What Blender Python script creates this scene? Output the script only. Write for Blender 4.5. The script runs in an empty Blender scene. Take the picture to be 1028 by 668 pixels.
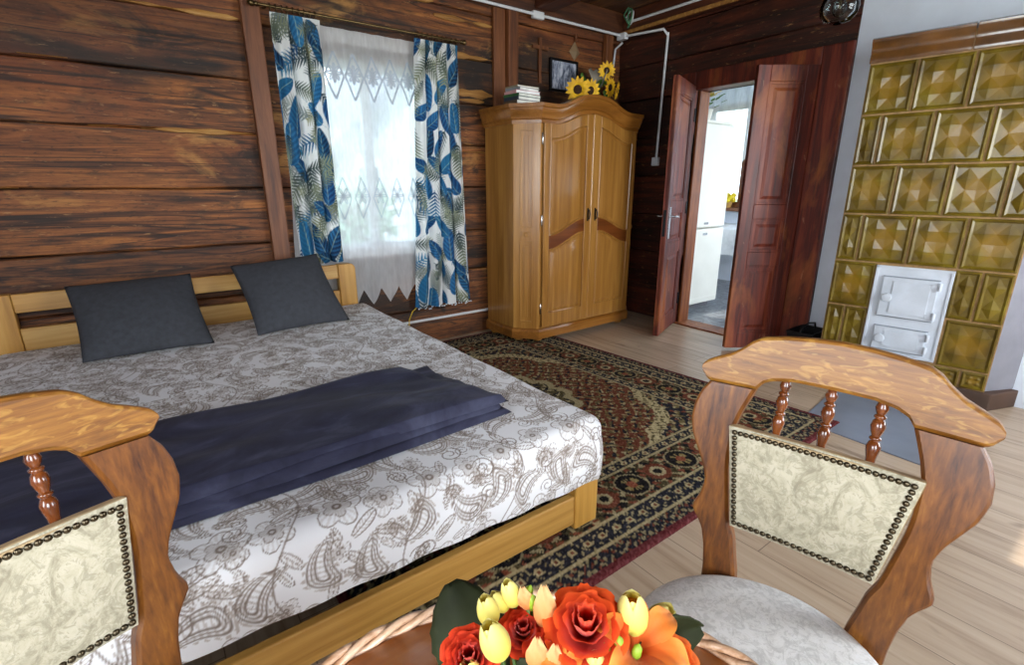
import bpy, bmesh, math, random
import numpy as np
from mathutils import Vector, Matrix
random.seed(7); rng = np.random.default_rng(7)
PI = math.pi
SC = bpy.context.scene
COL = SC.collection
R = math.radians

# ------------------------------------------------------------------ camera frame (used to read points off the photograph)
CAM_H, CF, CP, CY, CR = 1.20, 500.4, .28666, .63887, -.00242
_f = np.array([math.sin(CY)*math.cos(CP), math.cos(CY)*math.cos(CP), -math.sin(CP)])
_r0 = np.array([math.cos(CY), -math.sin(CY), 0.]); _u0 = np.cross(_r0, _f)
_r = math.cos(CR)*_r0 + math.sin(CR)*_u0; _u = -math.sin(CR)*_r0 + math.cos(CR)*_u0
def at(u, v, d):
    q = _f*d + _r*((u-514)*d/CF) - _u*((v-334)*d/CF)
    return Vector((q[0], q[1], q[2]+CAM_H))

# ------------------------------------------------------------------ helpers
def lin(c):
    return tuple(((x/12.92) if x <= .04045 else ((x+.055)/1.055)**2.4) for x in (v/255. for v in c))
def hx(s): return tuple(int(s[i:i+2], 16) for i in (0, 2, 4))
def C(s):
    return (*lin(hx(s)), 1.0)
def lin_np(a):
    a = np.clip(a, 0, 1)
    return np.where(a <= .04045, a/12.92, ((a+.055)/1.055)**2.4)

def tag(o, label=None, cat=None, group=None, kind=None):
    if label: o['label'] = label
    if cat: o['category'] = cat
    if group: o['group'] = group
    if kind: o['kind'] = kind
    return o
def empty(name, loc=(0, 0, 0), rz=0.0):
    o = bpy.data.objects.new(name, None); COL.objects.link(o)
    o.location = loc; o.rotation_euler = (0, 0, rz); o.empty_display_size = .1
    return o
def thing(name, label, cat, loc=(0, 0, 0), rz=0.0, group=None):
    return tag(empty(name, loc, rz), label, cat, group)
def local_of(p):
    M = Matrix.Identity(4)
    while p is not None:
        M = Matrix.Translation(p.location) @ p.rotation_euler.to_matrix().to_4x4() @ M
        p = p.parent
    return M

class MB:
    def __init__(s): s.v = []; s.f = []; s.m = []
    def add(s, vs, fs, mi=0):
        b = len(s.v); s.v += [tuple(x) for x in vs]
        s.f += [tuple(i+b for i in f) for f in fs]; s.m += [mi]*len(fs); return s
    def box(s, x0, x1, y0, y1, z0, z1, mi=0):
        return s.add([(x0,y0,z0),(x1,y0,z0),(x1,y1,z0),(x0,y1,z0),(x0,y0,z1),(x1,y0,z1),(x1,y1,z1),(x0,y1,z1)],
                     [(0,3,2,1),(4,5,6,7),(0,1,5,4),(1,2,6,5),(2,3,7,6),(3,0,4,7)], mi)
    def obox(s, c, sx, sy, sz, M=None, mi=0):
        M = M or Matrix.Identity(3); c = Vector(c)
        vs = [c + M @ Vector((a*sx/2, b*sy/2, d*sz/2)) for d in (-1, 1) for a, b in ((-1,-1),(1,-1),(1,1),(-1,1))]
        return s.add(vs, [(0,3,2,1),(4,5,6,7),(0,1,5,4),(1,2,6,5),(2,3,7,6),(3,0,4,7)], mi)
    def prism(s, poly, fn, d0, d1, mi=0):
        n = len(poly)
        vs = [fn(x, y, d0) for x, y in poly] + [fn(x, y, d1) for x, y in poly]
        fs = [tuple(range(n))[::-1], tuple(range(n, 2*n))] + [(i, (i+1) % n, n+(i+1) % n, n+i) for i in range(n)]
        return s.add(vs, fs, mi)
    def strip(s, rows, mi=0):
        """rows: list of equal-length closed rings of points -> skinned solid with caps"""
        n = len(rows[0]); b = len(s.v)
        vs = [p for r in rows for p in r]; fs = []
        for k in range(len(rows)-1):
            for i in range(n):
                j = (i+1) % n
                fs.append((k*n+i, k*n+j, (k+1)*n+j, (k+1)*n+i))
        fs.append(tuple(range(n))[::-1]); fs.append(tuple(range((len(rows)-1)*n, len(rows)*n)))
        return s.add(vs, fs, mi)
    def tube(s, pts, r, n=8, closed=False, mi=0):
        pts = [Vector(p) for p in pts]; N = len(pts)
        rr = r if isinstance(r, (list, tuple)) else [r]*N
        rings = []; up = None
        for i, p in enumerate(pts):
            a = pts[(i-1) % N] if (closed or i > 0) else p
            b = pts[(i+1) % N] if (closed or i < N-1) else p
            t = (b-a).normalized()
            if up is None:
                up = t.orthogonal().normalized()
            up = (up - t*up.dot(t))
            up = up.normalized() if up.length > 1e-6 else t.orthogonal().normalized()
            w = t.cross(up)
            rings.append([p + (up*math.cos(q) + w*math.sin(q))*rr[i] for q in (2*PI*k/n for k in range(n))])
        if not closed:
            return s.strip(rings, mi)
        vs = [p for g in rings for p in g]; fs = []
        for k in range(N):
            for i in range(n):
                fs.append((k*n+i, k*n+(i+1) % n, ((k+1) % N)*n+(i+1) % n, ((k+1) % N)*n+i))
        return s.add(vs, fs, mi)
    def lathe(s, prof, n=24, o=(0, 0, 0), ax=(0, 0, 1), mi=0, scale=(1, 1)):
        ax = Vector(ax).normalized(); e = ax.orthogonal().normalized() if abs(ax.z) < .999 else Vector((1, 0, 0))
        g = ax.cross(e); o = Vector(o)
        return s.strip([[o + ax*h + (e*math.cos(q)*scale[0] + g*math.sin(q)*scale[1])*max(rad, 1e-4) for q in (2*PI*k/n for k in range(n))] for rad, h in prof], mi)
    def ball(s, c, r, n=12, mi=0):
        r = r if isinstance(r, (list, tuple)) else (r, r, r); c = Vector(c)
        rows = []
        for k in range(n//2+1):
            a = -PI/2 + PI*k/(n//2)
            rows.append([c + Vector((r[0]*max(math.cos(a), 1e-3)*math.cos(q), r[1]*max(math.cos(a), 1e-3)*math.sin(q), r[2]*math.sin(a))) for q in (2*PI*i/n for i in range(n))])
        return s.strip(rows, mi)
    def sheet(s, P, mi=0):
        nu, nv = len(P), len(P[0])
        return s.add([p for r in P for p in r], [(i*nv+j, i*nv+j+1, (i+1)*nv+j+1, (i+1)*nv+j) for i in range(nu-1) for j in range(nv-1)], mi)
    def build(s, name, mats, parent=None, smooth=0, bevel=0, seg=2, world=True, tint=None):
        me = bpy.data.meshes.new(name)
        vs = s.v
        if parent is not None and world:
            Mi = local_of(parent).inverted(); vs = [tuple(Mi @ Vector(p)) for p in vs]
        me.from_pydata(vs, [], s.f)
        mats = mats if isinstance(mats, (list, tuple)) else [mats]
        for m in mats: me.materials.append(m)
        me.polygons.foreach_set('material_index', s.m)
        bm = bmesh.new(); bm.from_mesh(me); bmesh.ops.recalc_face_normals(bm, faces=bm.faces); bm.to_mesh(me); bm.free()
        if tint is not None:
            a = me.attributes.new('tint', 'FLOAT', 'POINT'); a.data.foreach_set('value', tint)
        if smooth:
            me.shade_smooth()
            if smooth < 180: me.set_sharp_from_angle(angle=R(smooth))
        o = bpy.data.objects.new(name, me); COL.objects.link(o)
        if parent is not None: o.parent = parent
        if bevel:
            m = o.modifiers.new('bevel', 'BEVEL'); m.width = bevel; m.segments = seg; m.limit_method = 'ANGLE'; m.angle_limit = R(40)
        me.update()
        return o

def grid_obj(name, P, mat, colors=None, parent=None, world=True, smooth=True, closed_u=False, thick=0):
    """P: (nu,nv,3) numpy; colors (nu,nv,3) sRGB 0..1 -> vertex colour attribute 'print' (the printed / woven pattern)"""
    nu, nv = P.shape[:2]
    V = P.reshape(-1, 3).astype(np.float64)
    if parent is not None and world:
        Mi = np.array(local_of(parent).inverted()); V = V @ Mi[:3, :3].T + Mi[:3, 3]
    i = np.arange(nu-1)[:, None]; j = np.arange(nv-1)[None, :]
    q = np.stack([i*nv+j, i*nv+j+1, (i+1)*nv+j+1, (i+1)*nv+j], -1).reshape(-1)
    nf = (nu-1)*(nv-1)
    me = bpy.data.meshes.new(name)
    me.vertices.add(nu*nv); me.vertices.foreach_set('co', V.reshape(-1))
    me.loops.add(nf*4); me.loops.foreach_set('vertex_index', q)
    me.polygons.add(nf); me.polygons.foreach_set('loop_start', np.arange(nf)*4)
    me.update(calc_edges=True)
    me.materials.append(mat)
    if colors is not None:
        a = me.color_attributes.new('print', 'FLOAT_COLOR', 'POINT')
        cc = np.ones((nu*nv, 4), np.float32); cc[:, :3] = lin_np(colors.reshape(-1, 3))
        a.data.foreach_set('color', cc.reshape(-1))
    if smooth: me.shade_smooth()
    me.validate()
    o = bpy.data.objects.new(name, me); COL.objects.link(o)
    if parent is not None: o.parent = parent
    if thick:
        m = o.modifiers.new('thickness', 'SOLIDIFY'); m.thickness = thick; m.offset = 0
    return o

def copy_tree(o, parent=None):
    c = o.copy(); COL.objects.link(c); c.parent = parent
    for ch in [x for x in KIDS(o)]: copy_tree(ch, c)
    return c
def KIDS(o): return list(o.children)

# ------------------------------------------------------------------ materials
def newmat(name):
    m = bpy.data.materials.new(name); m.use_nodes = True
    nt = m.node_tree; b = nt.nodes['Principled BSDF']
    return m, nt, b
def N(nt, t, **k):
    n = nt.nodes.new(t)
    for a, v in k.items():
        if a in n.inputs.keys(): n.inputs[a].default_value = v
        else: setattr(n, a, v)
    return n
def ramp(nt, fac, stops):
    r = nt.nodes.new('ShaderNodeValToRGB'); e = r.color_ramp.elements
    while len(e) < len(stops): e.new(.5)
    for k, (p, c) in enumerate(stops): e[k].position = p; e[k].color = C(c) if isinstance(c, str) else (c, c, c, 1)
    nt.links.new(fac, r.inputs[0]); return r
def mix(nt, fac, a, b, mode='MIX'):
    m = nt.nodes.new('ShaderNodeMix'); m.data_type = 'RGBA'; m.blend_type = mode
    for s, v in ((0, fac), (6, a), (7, b)):
        if hasattr(v, 'links') or isinstance(v, bpy.types.NodeSocket): nt.links.new(v, m.inputs[s])
        else: m.inputs[s].default_value = v
    return m.outputs[2]
def coords(nt, kind='Object', scale=(1, 1, 1), rot=(0, 0, 0)):
    t = nt.nodes.new('ShaderNodeTexCoord'); mp = nt.nodes.new('ShaderNodeMapping')
    mp.inputs['Scale'].default_value = scale; mp.inputs['Rotation'].default_value = rot
    nt.links.new(t.outputs[kind], mp.inputs[0]); return mp.outputs[0]
def noise(nt, vec, scale, detail=5, rough=.55, dist=0.0):
    n = N(nt, 'ShaderNodeTexNoise'); n.inputs['Scale'].default_value = scale; n.inputs['Detail'].default_value = detail
    n.inputs['Roughness'].default_value = rough; n.inputs['Distortion'].default_value = dist
    nt.links.new(vec, n.inputs['Vector']); return n.outputs['Fac']
def bump(nt, b, h, s=.3, d=.01):
    n = N(nt, 'ShaderNodeBump'); n.inputs['Strength'].default_value = s; n.inputs['Distance'].default_value = d
    nt.links.new(h, n.inputs['Height']); nt.links.new(n.outputs[0], b.inputs['Normal'])
def plain(name, c, rough=.5, metal=0.0, var=.12, vs=6.0, coat=0.0, bmp=0.0, spec=.5):
    m, nt, b = newmat(name)
    v = coords(nt); f = noise(nt, v, vs, 4)
    a = np.array(hx(c)); lo = ''.join('%02x' % int(max(0, x*(1-var))) for x in a); hi = ''.join('%02x' % int(min(255, x*(1+var))) for x in a)
    r = ramp(nt, f, [(.3, lo), (.7, hi)]); nt.links.new(r.outputs[0], b.inputs['Base Color'])
    b.inputs['Roughness'].default_value = rough; b.inputs['Metallic'].default_value = metal; b.inputs['Coat Weight'].default_value = coat
    b.inputs['Coat Roughness'].default_value = .1; b.inputs['Specular IOR Level'].default_value = spec
    if bmp: bump(nt, b, noise(nt, v, vs*12, 3), bmp, .004)
    return m
def wood(name, stops, axis='X', scale=1.0, rough=.4, coat=.0, fleck=None, bmp=.15, stretch=.07, dist=1.2, patches=None, tint=False, spec=.5, fineamt=.35):
    m, nt, b = newmat(name)
    sc = {'X': (stretch, 1, 1), 'Y': (1, stretch, 1), 'Z': (1, 1, stretch)}[axis]
    v = coords(nt, 'Object', sc)
    f = noise(nt, v, 14*scale, 8, .62, dist)
    fine = noise(nt, v, 70*scale, 4, .6, .3)
    mx = N(nt, 'ShaderNodeMath', operation='MULTIPLY_ADD'); nt.links.new(fine, mx.inputs[0]); mx.inputs[1].default_value = fineamt
    nt.links.new(f, mx.inputs[2])
    sub = N(nt, 'ShaderNodeMath', operation='SUBTRACT'); nt.links.new(mx.outputs[0], sub.inputs[0]); sub.inputs[1].default_value = fineamt/2
    col = ramp(nt, sub.outputs[0], stops).outputs[0]
    if fleck:
        vf = coords(nt, 'Object', {'X': (.35, 1, 1), 'Y': (1, .35, 1), 'Z': (1, 1, .35)}[axis])
        g = noise(nt, vf, 34*scale, 3, .5, 1.6); fr = ramp(nt, g, [(.54, 0.0), (.66, .75)])
        col = mix(nt, fr.outputs[0], col, mix(nt, .5, col, C(fleck)))
    if patches:
        vp = coords(nt, 'Object', {'X': (.4, 1, 1), 'Y': (1, .4, 1), 'Z': (1, 1, .4)}[axis])
        for (c, s, lo, hi, amt) in patches:
            p = ramp(nt, noise(nt, vp, s, 6, .6, .6), [(lo, 0.0), (hi, amt)]); col = mix(nt, p.outputs[0], col, C(c))
    if tint:
        # long drying cracks and fine dirt along the grain
        vc = coords(nt, 'Object', {'X': (.05, 1, 1), 'Y': (1, .05, 1), 'Z': (1, 1, .05)}[axis]); ck = noise(nt, vc, 5.5, 3, .5, .8)
        cr_ = ramp(nt, ck, [(.488, 0.0), (.499, .85), (.503, .85), (.514, 0.0)]); col = mix(nt, cr_.outputs[0], col, C('140c07'))
        sp = ramp(nt, noise(nt, coords(nt, 'Object', {'X': (.25, 1, 1), 'Y': (1, .25, 1), 'Z': (1, 1, .25)}[axis]), 90, 3, .7, .3), [(.56, 0.0), (.68, .55)]); col = mix(nt, sp.outputs[0], col, C('1c110a'))
        sp = ramp(nt, noise(nt, coords(nt, 'Object', {'X': (.2, 1, 1), 'Y': (1, .2, 1), 'Z': (1, 1, .2)}[axis]), 60, 4, .7, .3), [(.62, 0.0), (.72, .5)]); col = mix(nt, sp.outputs[0], col, C('b98a58'))
        a = N(nt, 'ShaderNodeAttribute', attribute_name='tint')
        mp = N(nt, 'ShaderNodeMapRange'); nt.links.new(a.outputs['Fac'], mp.inputs[0]); mp.inputs[3].default_value = .5; mp.inputs[4].default_value = 1.35
        cc = N(nt, 'ShaderNodeCombineColor')
        for k in range(3): nt.links.new(mp.outputs[0], cc.inputs[k])
        col = mix(nt, 1.0, col, cc.outputs[0], 'MULTIPLY')
    nt.links.new(col, b.inputs['Base Color'])
    b.inputs['Roughness'].default_value = rough; b.inputs['Coat Weight'].default_value = coat; b.inputs['Coat Roughness'].default_value = .15
    b.inputs['Specular IOR Level'].default_value = spec
    if bmp: bump(nt, b, mx.outputs[0], bmp, .006)
    return m
def printed(name, rough=.8, sheen=0.0, weave=400, bmp=.1, trans=0.0, spec=.3):
    m, nt, b = newmat(name)
    a = N(nt, 'ShaderNodeAttribute', attribute_name='print')
    nt.links.new(a.outputs['Color'], b.inputs['Base Color'])
    b.inputs['Roughness'].default_value = rough; b.inputs['Sheen Weight'].default_value = sheen; b.inputs['Specular IOR Level'].default_value = spec
    bump(nt, b, noise(nt, coords(nt), weave, 2), bmp, .002)
    if trans:
        t = N(nt, 'ShaderNodeBsdfTranslucent'); nt.links.new(a.outputs['Color'], t.inputs['Color'])
        mx = N(nt, 'ShaderNodeMixShader'); mx.inputs[0].default_value = trans
        nt.links.new(b.outputs[0], mx.inputs[1]); nt.links.new(t.outputs[0], mx.inputs[2])
        nt.links.new(mx.outputs[0], nt.nodes['Material Output'].inputs[0])
    return m
def glass(name, tint='f4f8fa', refl=1.45):
    m, nt, b = newmat(name); nt.nodes.remove(b)
    t = N(nt, 'ShaderNodeBsdfTransparent'); t.inputs[0].default_value = C(tint)
    g = N(nt, 'ShaderNodeBsdfGlossy'); g.inputs['Roughness'].default_value = .02
    fr = N(nt, 'ShaderNodeFresnel'); fr.inputs[0].default_value = refl
    mx = N(nt, 'ShaderNodeMixShader'); nt.links.new(fr.outputs[0], mx.inputs[0]); nt.links.new(t.outputs[0], mx.inputs[1]); nt.links.new(g.outputs[0], mx.inputs[2])
    nt.links.new(mx.outputs[0], nt.nodes['Material Output'].inputs[0]); return m
def sheer_mat(name, see=.45, c='f2f4f6'):
    m, nt, b = newmat(name); nt.nodes.remove(b)
    t = N(nt, 'ShaderNodeBsdfTransparent')
    d = N(nt, 'ShaderNodeBsdfDiffuse'); d.inputs[0].default_value = C(c)
    l = N(nt, 'ShaderNodeBsdfTranslucent'); l.inputs[0].default_value = C(c)
    w = noise(nt, coords(nt, 'Object', (1, 1, .2)), 60, 3)
    r = ramp(nt, w, [(.3, see-.06), (.7, see+.06)])
    m1 = N(nt, 'ShaderNodeMixShader'); m1.inputs[0].default_value = .5
    nt.links.new(d.outputs[0], m1.inputs[1]); nt.links.new(l.outputs[0], m1.inputs[2])
    m2 = N(nt, 'ShaderNodeMixShader'); nt.links.new(r.outputs[0], m2.inputs[0])
    nt.links.new(m1.outputs[0], m2.inputs[1]); nt.links.new(t.outputs[0], m2.inputs[2])
    nt.links.new(m2.outputs[0], nt.nodes['Material Output'].inputs[0]); return m

# ------------------------------------------------------------------ pattern canvas (printed cloth, woven rug)
class Canvas:
    """a pattern sampled on the very vertices of the cloth it is printed on"""
    def __init__(s, w, h, res, base, xs=None, ys=None):
        s.xs = np.arange(int(round(w/res))+1)*res if xs is None else xs
        s.ys = np.arange(int(round(h/res))+1)*res if ys is None else ys
        s.nx, s.ny = len(s.xs), len(s.ys)
        s.a = np.zeros((s.nx, s.ny, 3)); s.a[:] = np.array(base)/255.
        s.X, s.Y = np.meshgrid(s.xs, s.ys, indexing='ij')
    def stamp(s, cx, cy, size, rot, fn, flip=1):
        r = size*1.25
        i0, i1 = np.searchsorted(s.xs, [cx-r, cx+r])
        j0, j1 = np.searchsorted(s.ys, [cy-r, cy+r])
        if i0 >= i1 or j0 >= j1: return
        x = (s.X[i0:i1, j0:j1]-cx)/size; y = (s.Y[i0:i1, j0:j1]-cy)/size
        c, n = math.cos(rot), math.sin(rot)
        u = (c*x+n*y)*flip; v = -n*x+c*y
        for col, al in fn(u, v):
            al = np.clip(al, 0, 1)[..., None]; col = np.asarray(col)/255.
            s.a[i0:i1, j0:j1] = s.a[i0:i1, j0:j1]*(1-al) + col*al
def sm(x, w): return np.clip(.5 - x/w, 0, 1)           # 1 inside (x<0), soft edge w

# ================================================================== materials
M = {}
M['log'] = wood('old_log_wood', [(.25, '28150a'), (.40, '502c12'), (.52, '78451e'), (.66, '9a5e2a'), (.85, 'bd8040')], 'X', 1.0, .66, 0, None, .55, .06, 2.0,
                [('1a110a', 2.4, .50, .62, .88), ('7a3c18', 1.8, .52, .66, .5), ('c08a48', 4.5, .60, .70, .6), ('120c08', 6.0, .60, .68, .8), ('3a2616', 12, .55, .68, .6)], tint=True)
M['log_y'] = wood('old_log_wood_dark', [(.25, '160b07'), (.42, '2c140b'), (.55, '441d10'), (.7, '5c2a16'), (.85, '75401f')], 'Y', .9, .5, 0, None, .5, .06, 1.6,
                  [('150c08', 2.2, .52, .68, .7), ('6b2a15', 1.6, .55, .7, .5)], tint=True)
M['raw'] = wood('raw_split_wood', [(.3, '7a4d20'), (.55, 'a87636'), (.75, 'c79a58')], 'X', 1.2, .65, 0, None, .5, .08, 1.5)
M['post'] = wood('reddish_post_wood', [(.3, '4a2615'), (.5, '70401f'), (.7, '8a5430')], 'Z', 1.0, .5, 0, None, .3)
M['ceil'] = wood('ceiling_board_wood', [(.3, '2c180d'), (.5, '55331a'), (.75, '7d522a')], 'Y', .8, .6, 0, None, .3, .06, 1.2, [('22140c', 1.5, .5, .65, .6)])
M['beam'] = wood('beam_wood', [(.3, '25120a'), (.5, '4a2713'), (.75, '6e4020')], 'X', .9, .55, 0, None, .4)
M['beam_y'] = wood('beam_wood_cross', [(.3, '25120a'), (.5, '4a2210'), (.75, '6e3a1c')], 'Y', .9, .55, 0, None, .4)
M['door'] = wood('worn_red_door_wood', [(.28, '2a0f08'), (.46, '561d10'), (.62, '762f1a'), (.82, '94502c')], 'Z', 1.1, .5, .04, None, .3, .06, 1.0,
                 [('b98a6a', 16, .66, .74, .6), ('1e0a06', 2.5, .52, .68, .7), ('a05a26', 4, .53, .66, .65)])
M['lit_jamb_sill'] = wood('lit_jamb_sill_wood', [(.3, '5a2c14'), (.5, '8a4c22'), (.75, 'b0713a')], 'Z', 1.0, .5, .1, None, .3, .06, 1.0, [('4a1d10', 3, .5, .65, .6)])
M['pine'] = wood('pine_bed_wood', [(.25, 'a0702e'), (.5, 'c2924a'), (.75, 'd8ae68')], 'X', .8, .38, .2, None, .08, .05, .8, [('8a5620', 7, .68, .76, .5)])
M['pine_z'] = wood('pine_bed_wood_upright', [(.25, '9c6a26'), (.5, 'bf8c3e'), (.75, 'd6a859')], 'Z', .8, .38, .2, None, .08, .05, .8)
M['ward'] = wood('wardrobe_oak', [(.25, '80531f'), (.5, 'a06e30'), (.75, 'ba8844')], 'Z', 1.0, .28, .35, None, .05, .05, .8)
M['ward_x'] = wood('wardrobe_oak_cross', [(.25, '6e4216'), (.5, '8c5820'), (.75, 'a87030')], 'X', 1.0, .28, .35, None, .05, .05, .8)
M['ward_dark'] = wood('wardrobe_oak_band', [(.25, '54280e'), (.5, '6f3a16'), (.75, '854a20')], 'X', 1.0, .28, .35, None, .05, .05, .8)
M['oak'] = wood('chair_oak_rail', [(.22, '5a320b'), (.45, '85541a'), (.62, '9c6825'), (.8, 'b07c30')], 'X', 1.9, .42, .08, 'd4a24c', .08, .06, .8, fineamt=.8)
M['oak_z'] = wood('chair_oak_stile', [(.22, '3e1d08'), (.45, '683a11'), (.62, '804c17'), (.8, '9a6426')], 'Z', 1.5, .38, .12, None, .08, .05, .7, fineamt=.8)
M['spindle'] = wood('spindle_wood', [(.3, '4a220c'), (.5, '6d3614'), (.75, '8a4c20')], 'Z', 2, .18, .8, None, .0)
M['table'] = wood('table_top_wood', [(.25, '7a3e12'), (.5, '99551c'), (.75, 'b06c2a')], 'X', 1.0, .3, .3, None, .05)
M['plaster'] = plain('white_plaster', 'dfe7f2', .7, 0, .04, 3, 0, .1)
M['dark'] = plain('dark_gap', '100a07', .9, 0, .1, 5)
M['white_pvc'] = plain('white_conduit', 'd9dadc', .4, 0, .03)
M['white_paint'] = plain('white_enamel', 'cdd5de', .3, 0, .05, 8, .2, .05)
M['fridge'] = plain('fridge_enamel', 'e6e6dc', .3, 0, .02, 4, .3)
M['steel'] = plain('chrome_metal', 'c8c8c8', .2, 1.0, .05)
M['brass'] = plain('aged_brass', '6b5a3c', .35, 1.0, .15)
M['iron'] = plain('black_iron', '1a1a1c', .45, .6, .1)
M['zinc'] = plain('grey_sheet_metal', '8b95a6', .35, .3, .06, 3)
M['grout'] = plain('stove_grout', '9a7a52', .8, 0, .15, 30)
M['stove_core'] = plain('stove_side_plaster', '7c7b82', .6, 0, .06, 6)
M['stove_base'] = plain('stove_base_dark', '4a3528', .6, 0, .15, 6)
M['charcoal'] = plain('charcoal_cushion_cloth', '43454a', .9, 0, .07, 40, 0, .35, .2)
M['yellow_cord'] = plain('yellow_cord', 'd8b428', .5)
M['leaf_dark'] = plain('dark_leaf', '262b14', .7, 0, .2, 20, spec=.2)
M['leaf_green'] = plain('green_leaf', '4a6a22', .5, 0, .2, 20)
M['bud_green'] = plain('green_bud', '8fae2c', .5, 0, .15, 30)
M['glass'] = glass('window_glass')
M['sheer'] = sheer_mat('sheer_curtain', .34, 'fafafa')
M['lace'] = plain('lace_backlit_grey', 'b4bcc6', .9, 0, .03)  # white lace coloured grey, its backlit shade put into the colour
M['lampglass'] = glass('lamp_glass', 'eef2f2', 1.25)

# floor laminate
m, nt, b = newmat('laminate_floor')
v = coords(nt, 'Object', (1, 1, 1), (0, 0, PI/2))
br = N(nt, 'ShaderNodeTexBrick'); nt.links.new(v, br.inputs['Vector'])
br.inputs['Scale'].default_value = 1.0; br.inputs['Brick Width'].default_value = 1.28; br.inputs['Row Height'].default_value = .19
br.inputs['Mortar Size'].default_value = .0018; br.inputs['Mortar Smooth'].default_value = .3
br.inputs['Color1'].default_value = C('b49d84'); br.inputs['Color2'].default_value = C('978068'); br.inputs['Mortar'].default_value = C('6d5846')
vg = coords(nt, 'Object', (1, .06, 1)); g = noise(nt, vg, 22, 7, .6, 1.0)
gr = ramp(nt, g, [(.3, '8a7058'), (.5, 'c0aa92'), (.72, 'd2c0aa')])
col = mix(nt, .55, br.outputs['Color'], gr.outputs[0])
kn = ramp(nt, noise(nt, coords(nt, 'Object', (1, .35, 1)), 5, 4, .6, .8), [(.66, 0.0), (.74, .7)]); col = mix(nt, kn.outputs[0], col, C('6e5540'))
mm = N(nt, 'ShaderNodeMath', operation='MULTIPLY'); nt.links.new(br.outputs['Fac'], mm.inputs[0]); mm.inputs[1].default_value = .7
col = mix(nt, mm.outputs[0], col, C('5d4a3a'))
nt.links.new(col, b.inputs['Base Color']); b.inputs['Roughness'].default_value = .32
M['floor'] = m
# kitchen floor
m, nt, b = newmat('mottled_grey_tile')
f = noise(nt, coords(nt), 9, 8, .7, 1.5); r_ = ramp(nt, f, [(.35, '4e5258'), (.5, '7c8188'), (.65, 'a4a9b0')])
br = N(nt, 'ShaderNodeTexBrick'); nt.links.new(coords(nt), br.inputs['Vector']); br.offset = 0
br.inputs['Scale'].default_value = 1; br.inputs['Brick Width'].default_value = .33; br.inputs['Row Height'].default_value = .33; br.inputs['Mortar Size'].default_value = .003
col = mix(nt, br.outputs['Fac'], r_.outputs[0], C('5b5e62')); nt.links.new(col, b.inputs['Base Color']); b.inputs['Roughness'].default_value = .3
M['ktile'] = m
# glaze
m, nt, b = newmat('olive_brown_glaze')
f = noise(nt, coords(nt), 7, 5, .6, .4); r_ = ramp(nt, f, [(.3, '46370a'), (.5, '665412'), (.7, '80701f')])
geo = N(nt, 'ShaderNodeAttribute', attribute_name='tint')
col = mix(nt, geo.outputs['Fac'], r_.outputs[0], C('8f6c16'))
nt.links.new(col, b.inputs['Base Color']); b.inputs['Roughness'].default_value = .34; b.inputs['Specular IOR Level'].default_value = .3; b.inputs['Coat Weight'].default_value = .22; b.inputs['Coat Roughness'].default_value = .07
bump(nt, b, noise(nt, coords(nt), 45, 3), .12, .004)
M['glaze'] = m
M['glaze_brown'] = plain('brown_glaze', '5c3a12', .15, 0, .25, 6, .8, .1)
# upholstery
def upholstery(name, base, lo, hi, rough=.75):
    m, nt, b = newmat(name)
    v = coords(nt)
    f = noise(nt, v, 17, 6, .7, 2.6)
    vo = N(nt, 'ShaderNodeTexVoronoi'); vo.inputs['Scale'].default_value = 26; nt.links.new(v, vo.inputs['Vector'])
    f2 = noise(nt, v, 55, 4, .7, 1.5)
    c = ramp(nt, f, [(.35, lo), (.5, base), (.62, hi)]).outputs[0]
    c = mix(nt, ramp(nt, f2, [(.50, 0.0), (.58, .6)]).outputs[0], c, C(lo))
    c = mix(nt, ramp(nt, vo.outputs['Distance'], [(.1, .35), (.3, 0.0)]).outputs[0], c, C(lo))
    nt.links.new(c, b.inputs['Base Color']); b.inputs['Roughness'].default_value = rough; b.inputs['Specular IOR Level'].default_value = .2
    bump(nt, b, f2, .3, .003); return m
M['uph_back'] = upholstery('brocade_back', 'bfb79e', '9a927c', 'c9c1aa')
M['uph_seat'] = upholstery('brocade_seat', 'f0f0ee', 'cfcfcd', 'f2f2f2')
M['print'] = printed('printed_cotton', .75, .1, 300, .1)
M['drape'] = printed('printed_curtain_cloth', .8, 0, 300, .1, .25)
M['rug'] = printed('woven_rug_pile', .95, .0, 500, .6, 0, .1)
M['petal'] = printed('petal_cloth', .6, .2, 200, .1, .25)

# velvet throw
m, nt, b = newmat('navy_plush'); f = noise(nt, coords(nt, 'Object', (1, 2, 1)), 3.5, 6, .6, 1.2)
r_ = ramp(nt, f, [(.32, '242434'), (.5, '313246'), (.68, '4a4c62')]); nt.links.new(r_.outputs[0], b.inputs['Base Color'])
b.inputs['Roughness'].default_value = .7; b.inputs['Sheen Weight'].default_value = .04; b.inputs['Sheen Roughness'].default_value = .4; b.inputs['Specular IOR Level'].default_value = .2
bump(nt, b, noise(nt, coords(nt), 40, 4), .25, .004); M['throw'] = m

# ================================================================== room shell
XW0, XD, YW, YS, ZC = -1.6, 3.80, 3.46, -1.6, 2.64
def struct(name, mb, mats, **k): return tag(mb.build(name, mats, **k), kind='structure')
struct('floor', MB().box(XW0-.1, XD+.05, YS-.1, YW+.1, -.08, 0), M['floor'])
# ceiling boards
mb = MB(); x = XW0-.1
while x < XD+.1:
    mb.box(x, x+.172, YS-.1, YW+.1, ZC, ZC+.04); x += .18
mb.box(XW0-.1, XD+.1, YS-.1, YW+.1, ZC+.04, ZC+.1)
struct('ceiling', mb, M['ceil'], bevel=.006)

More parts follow.
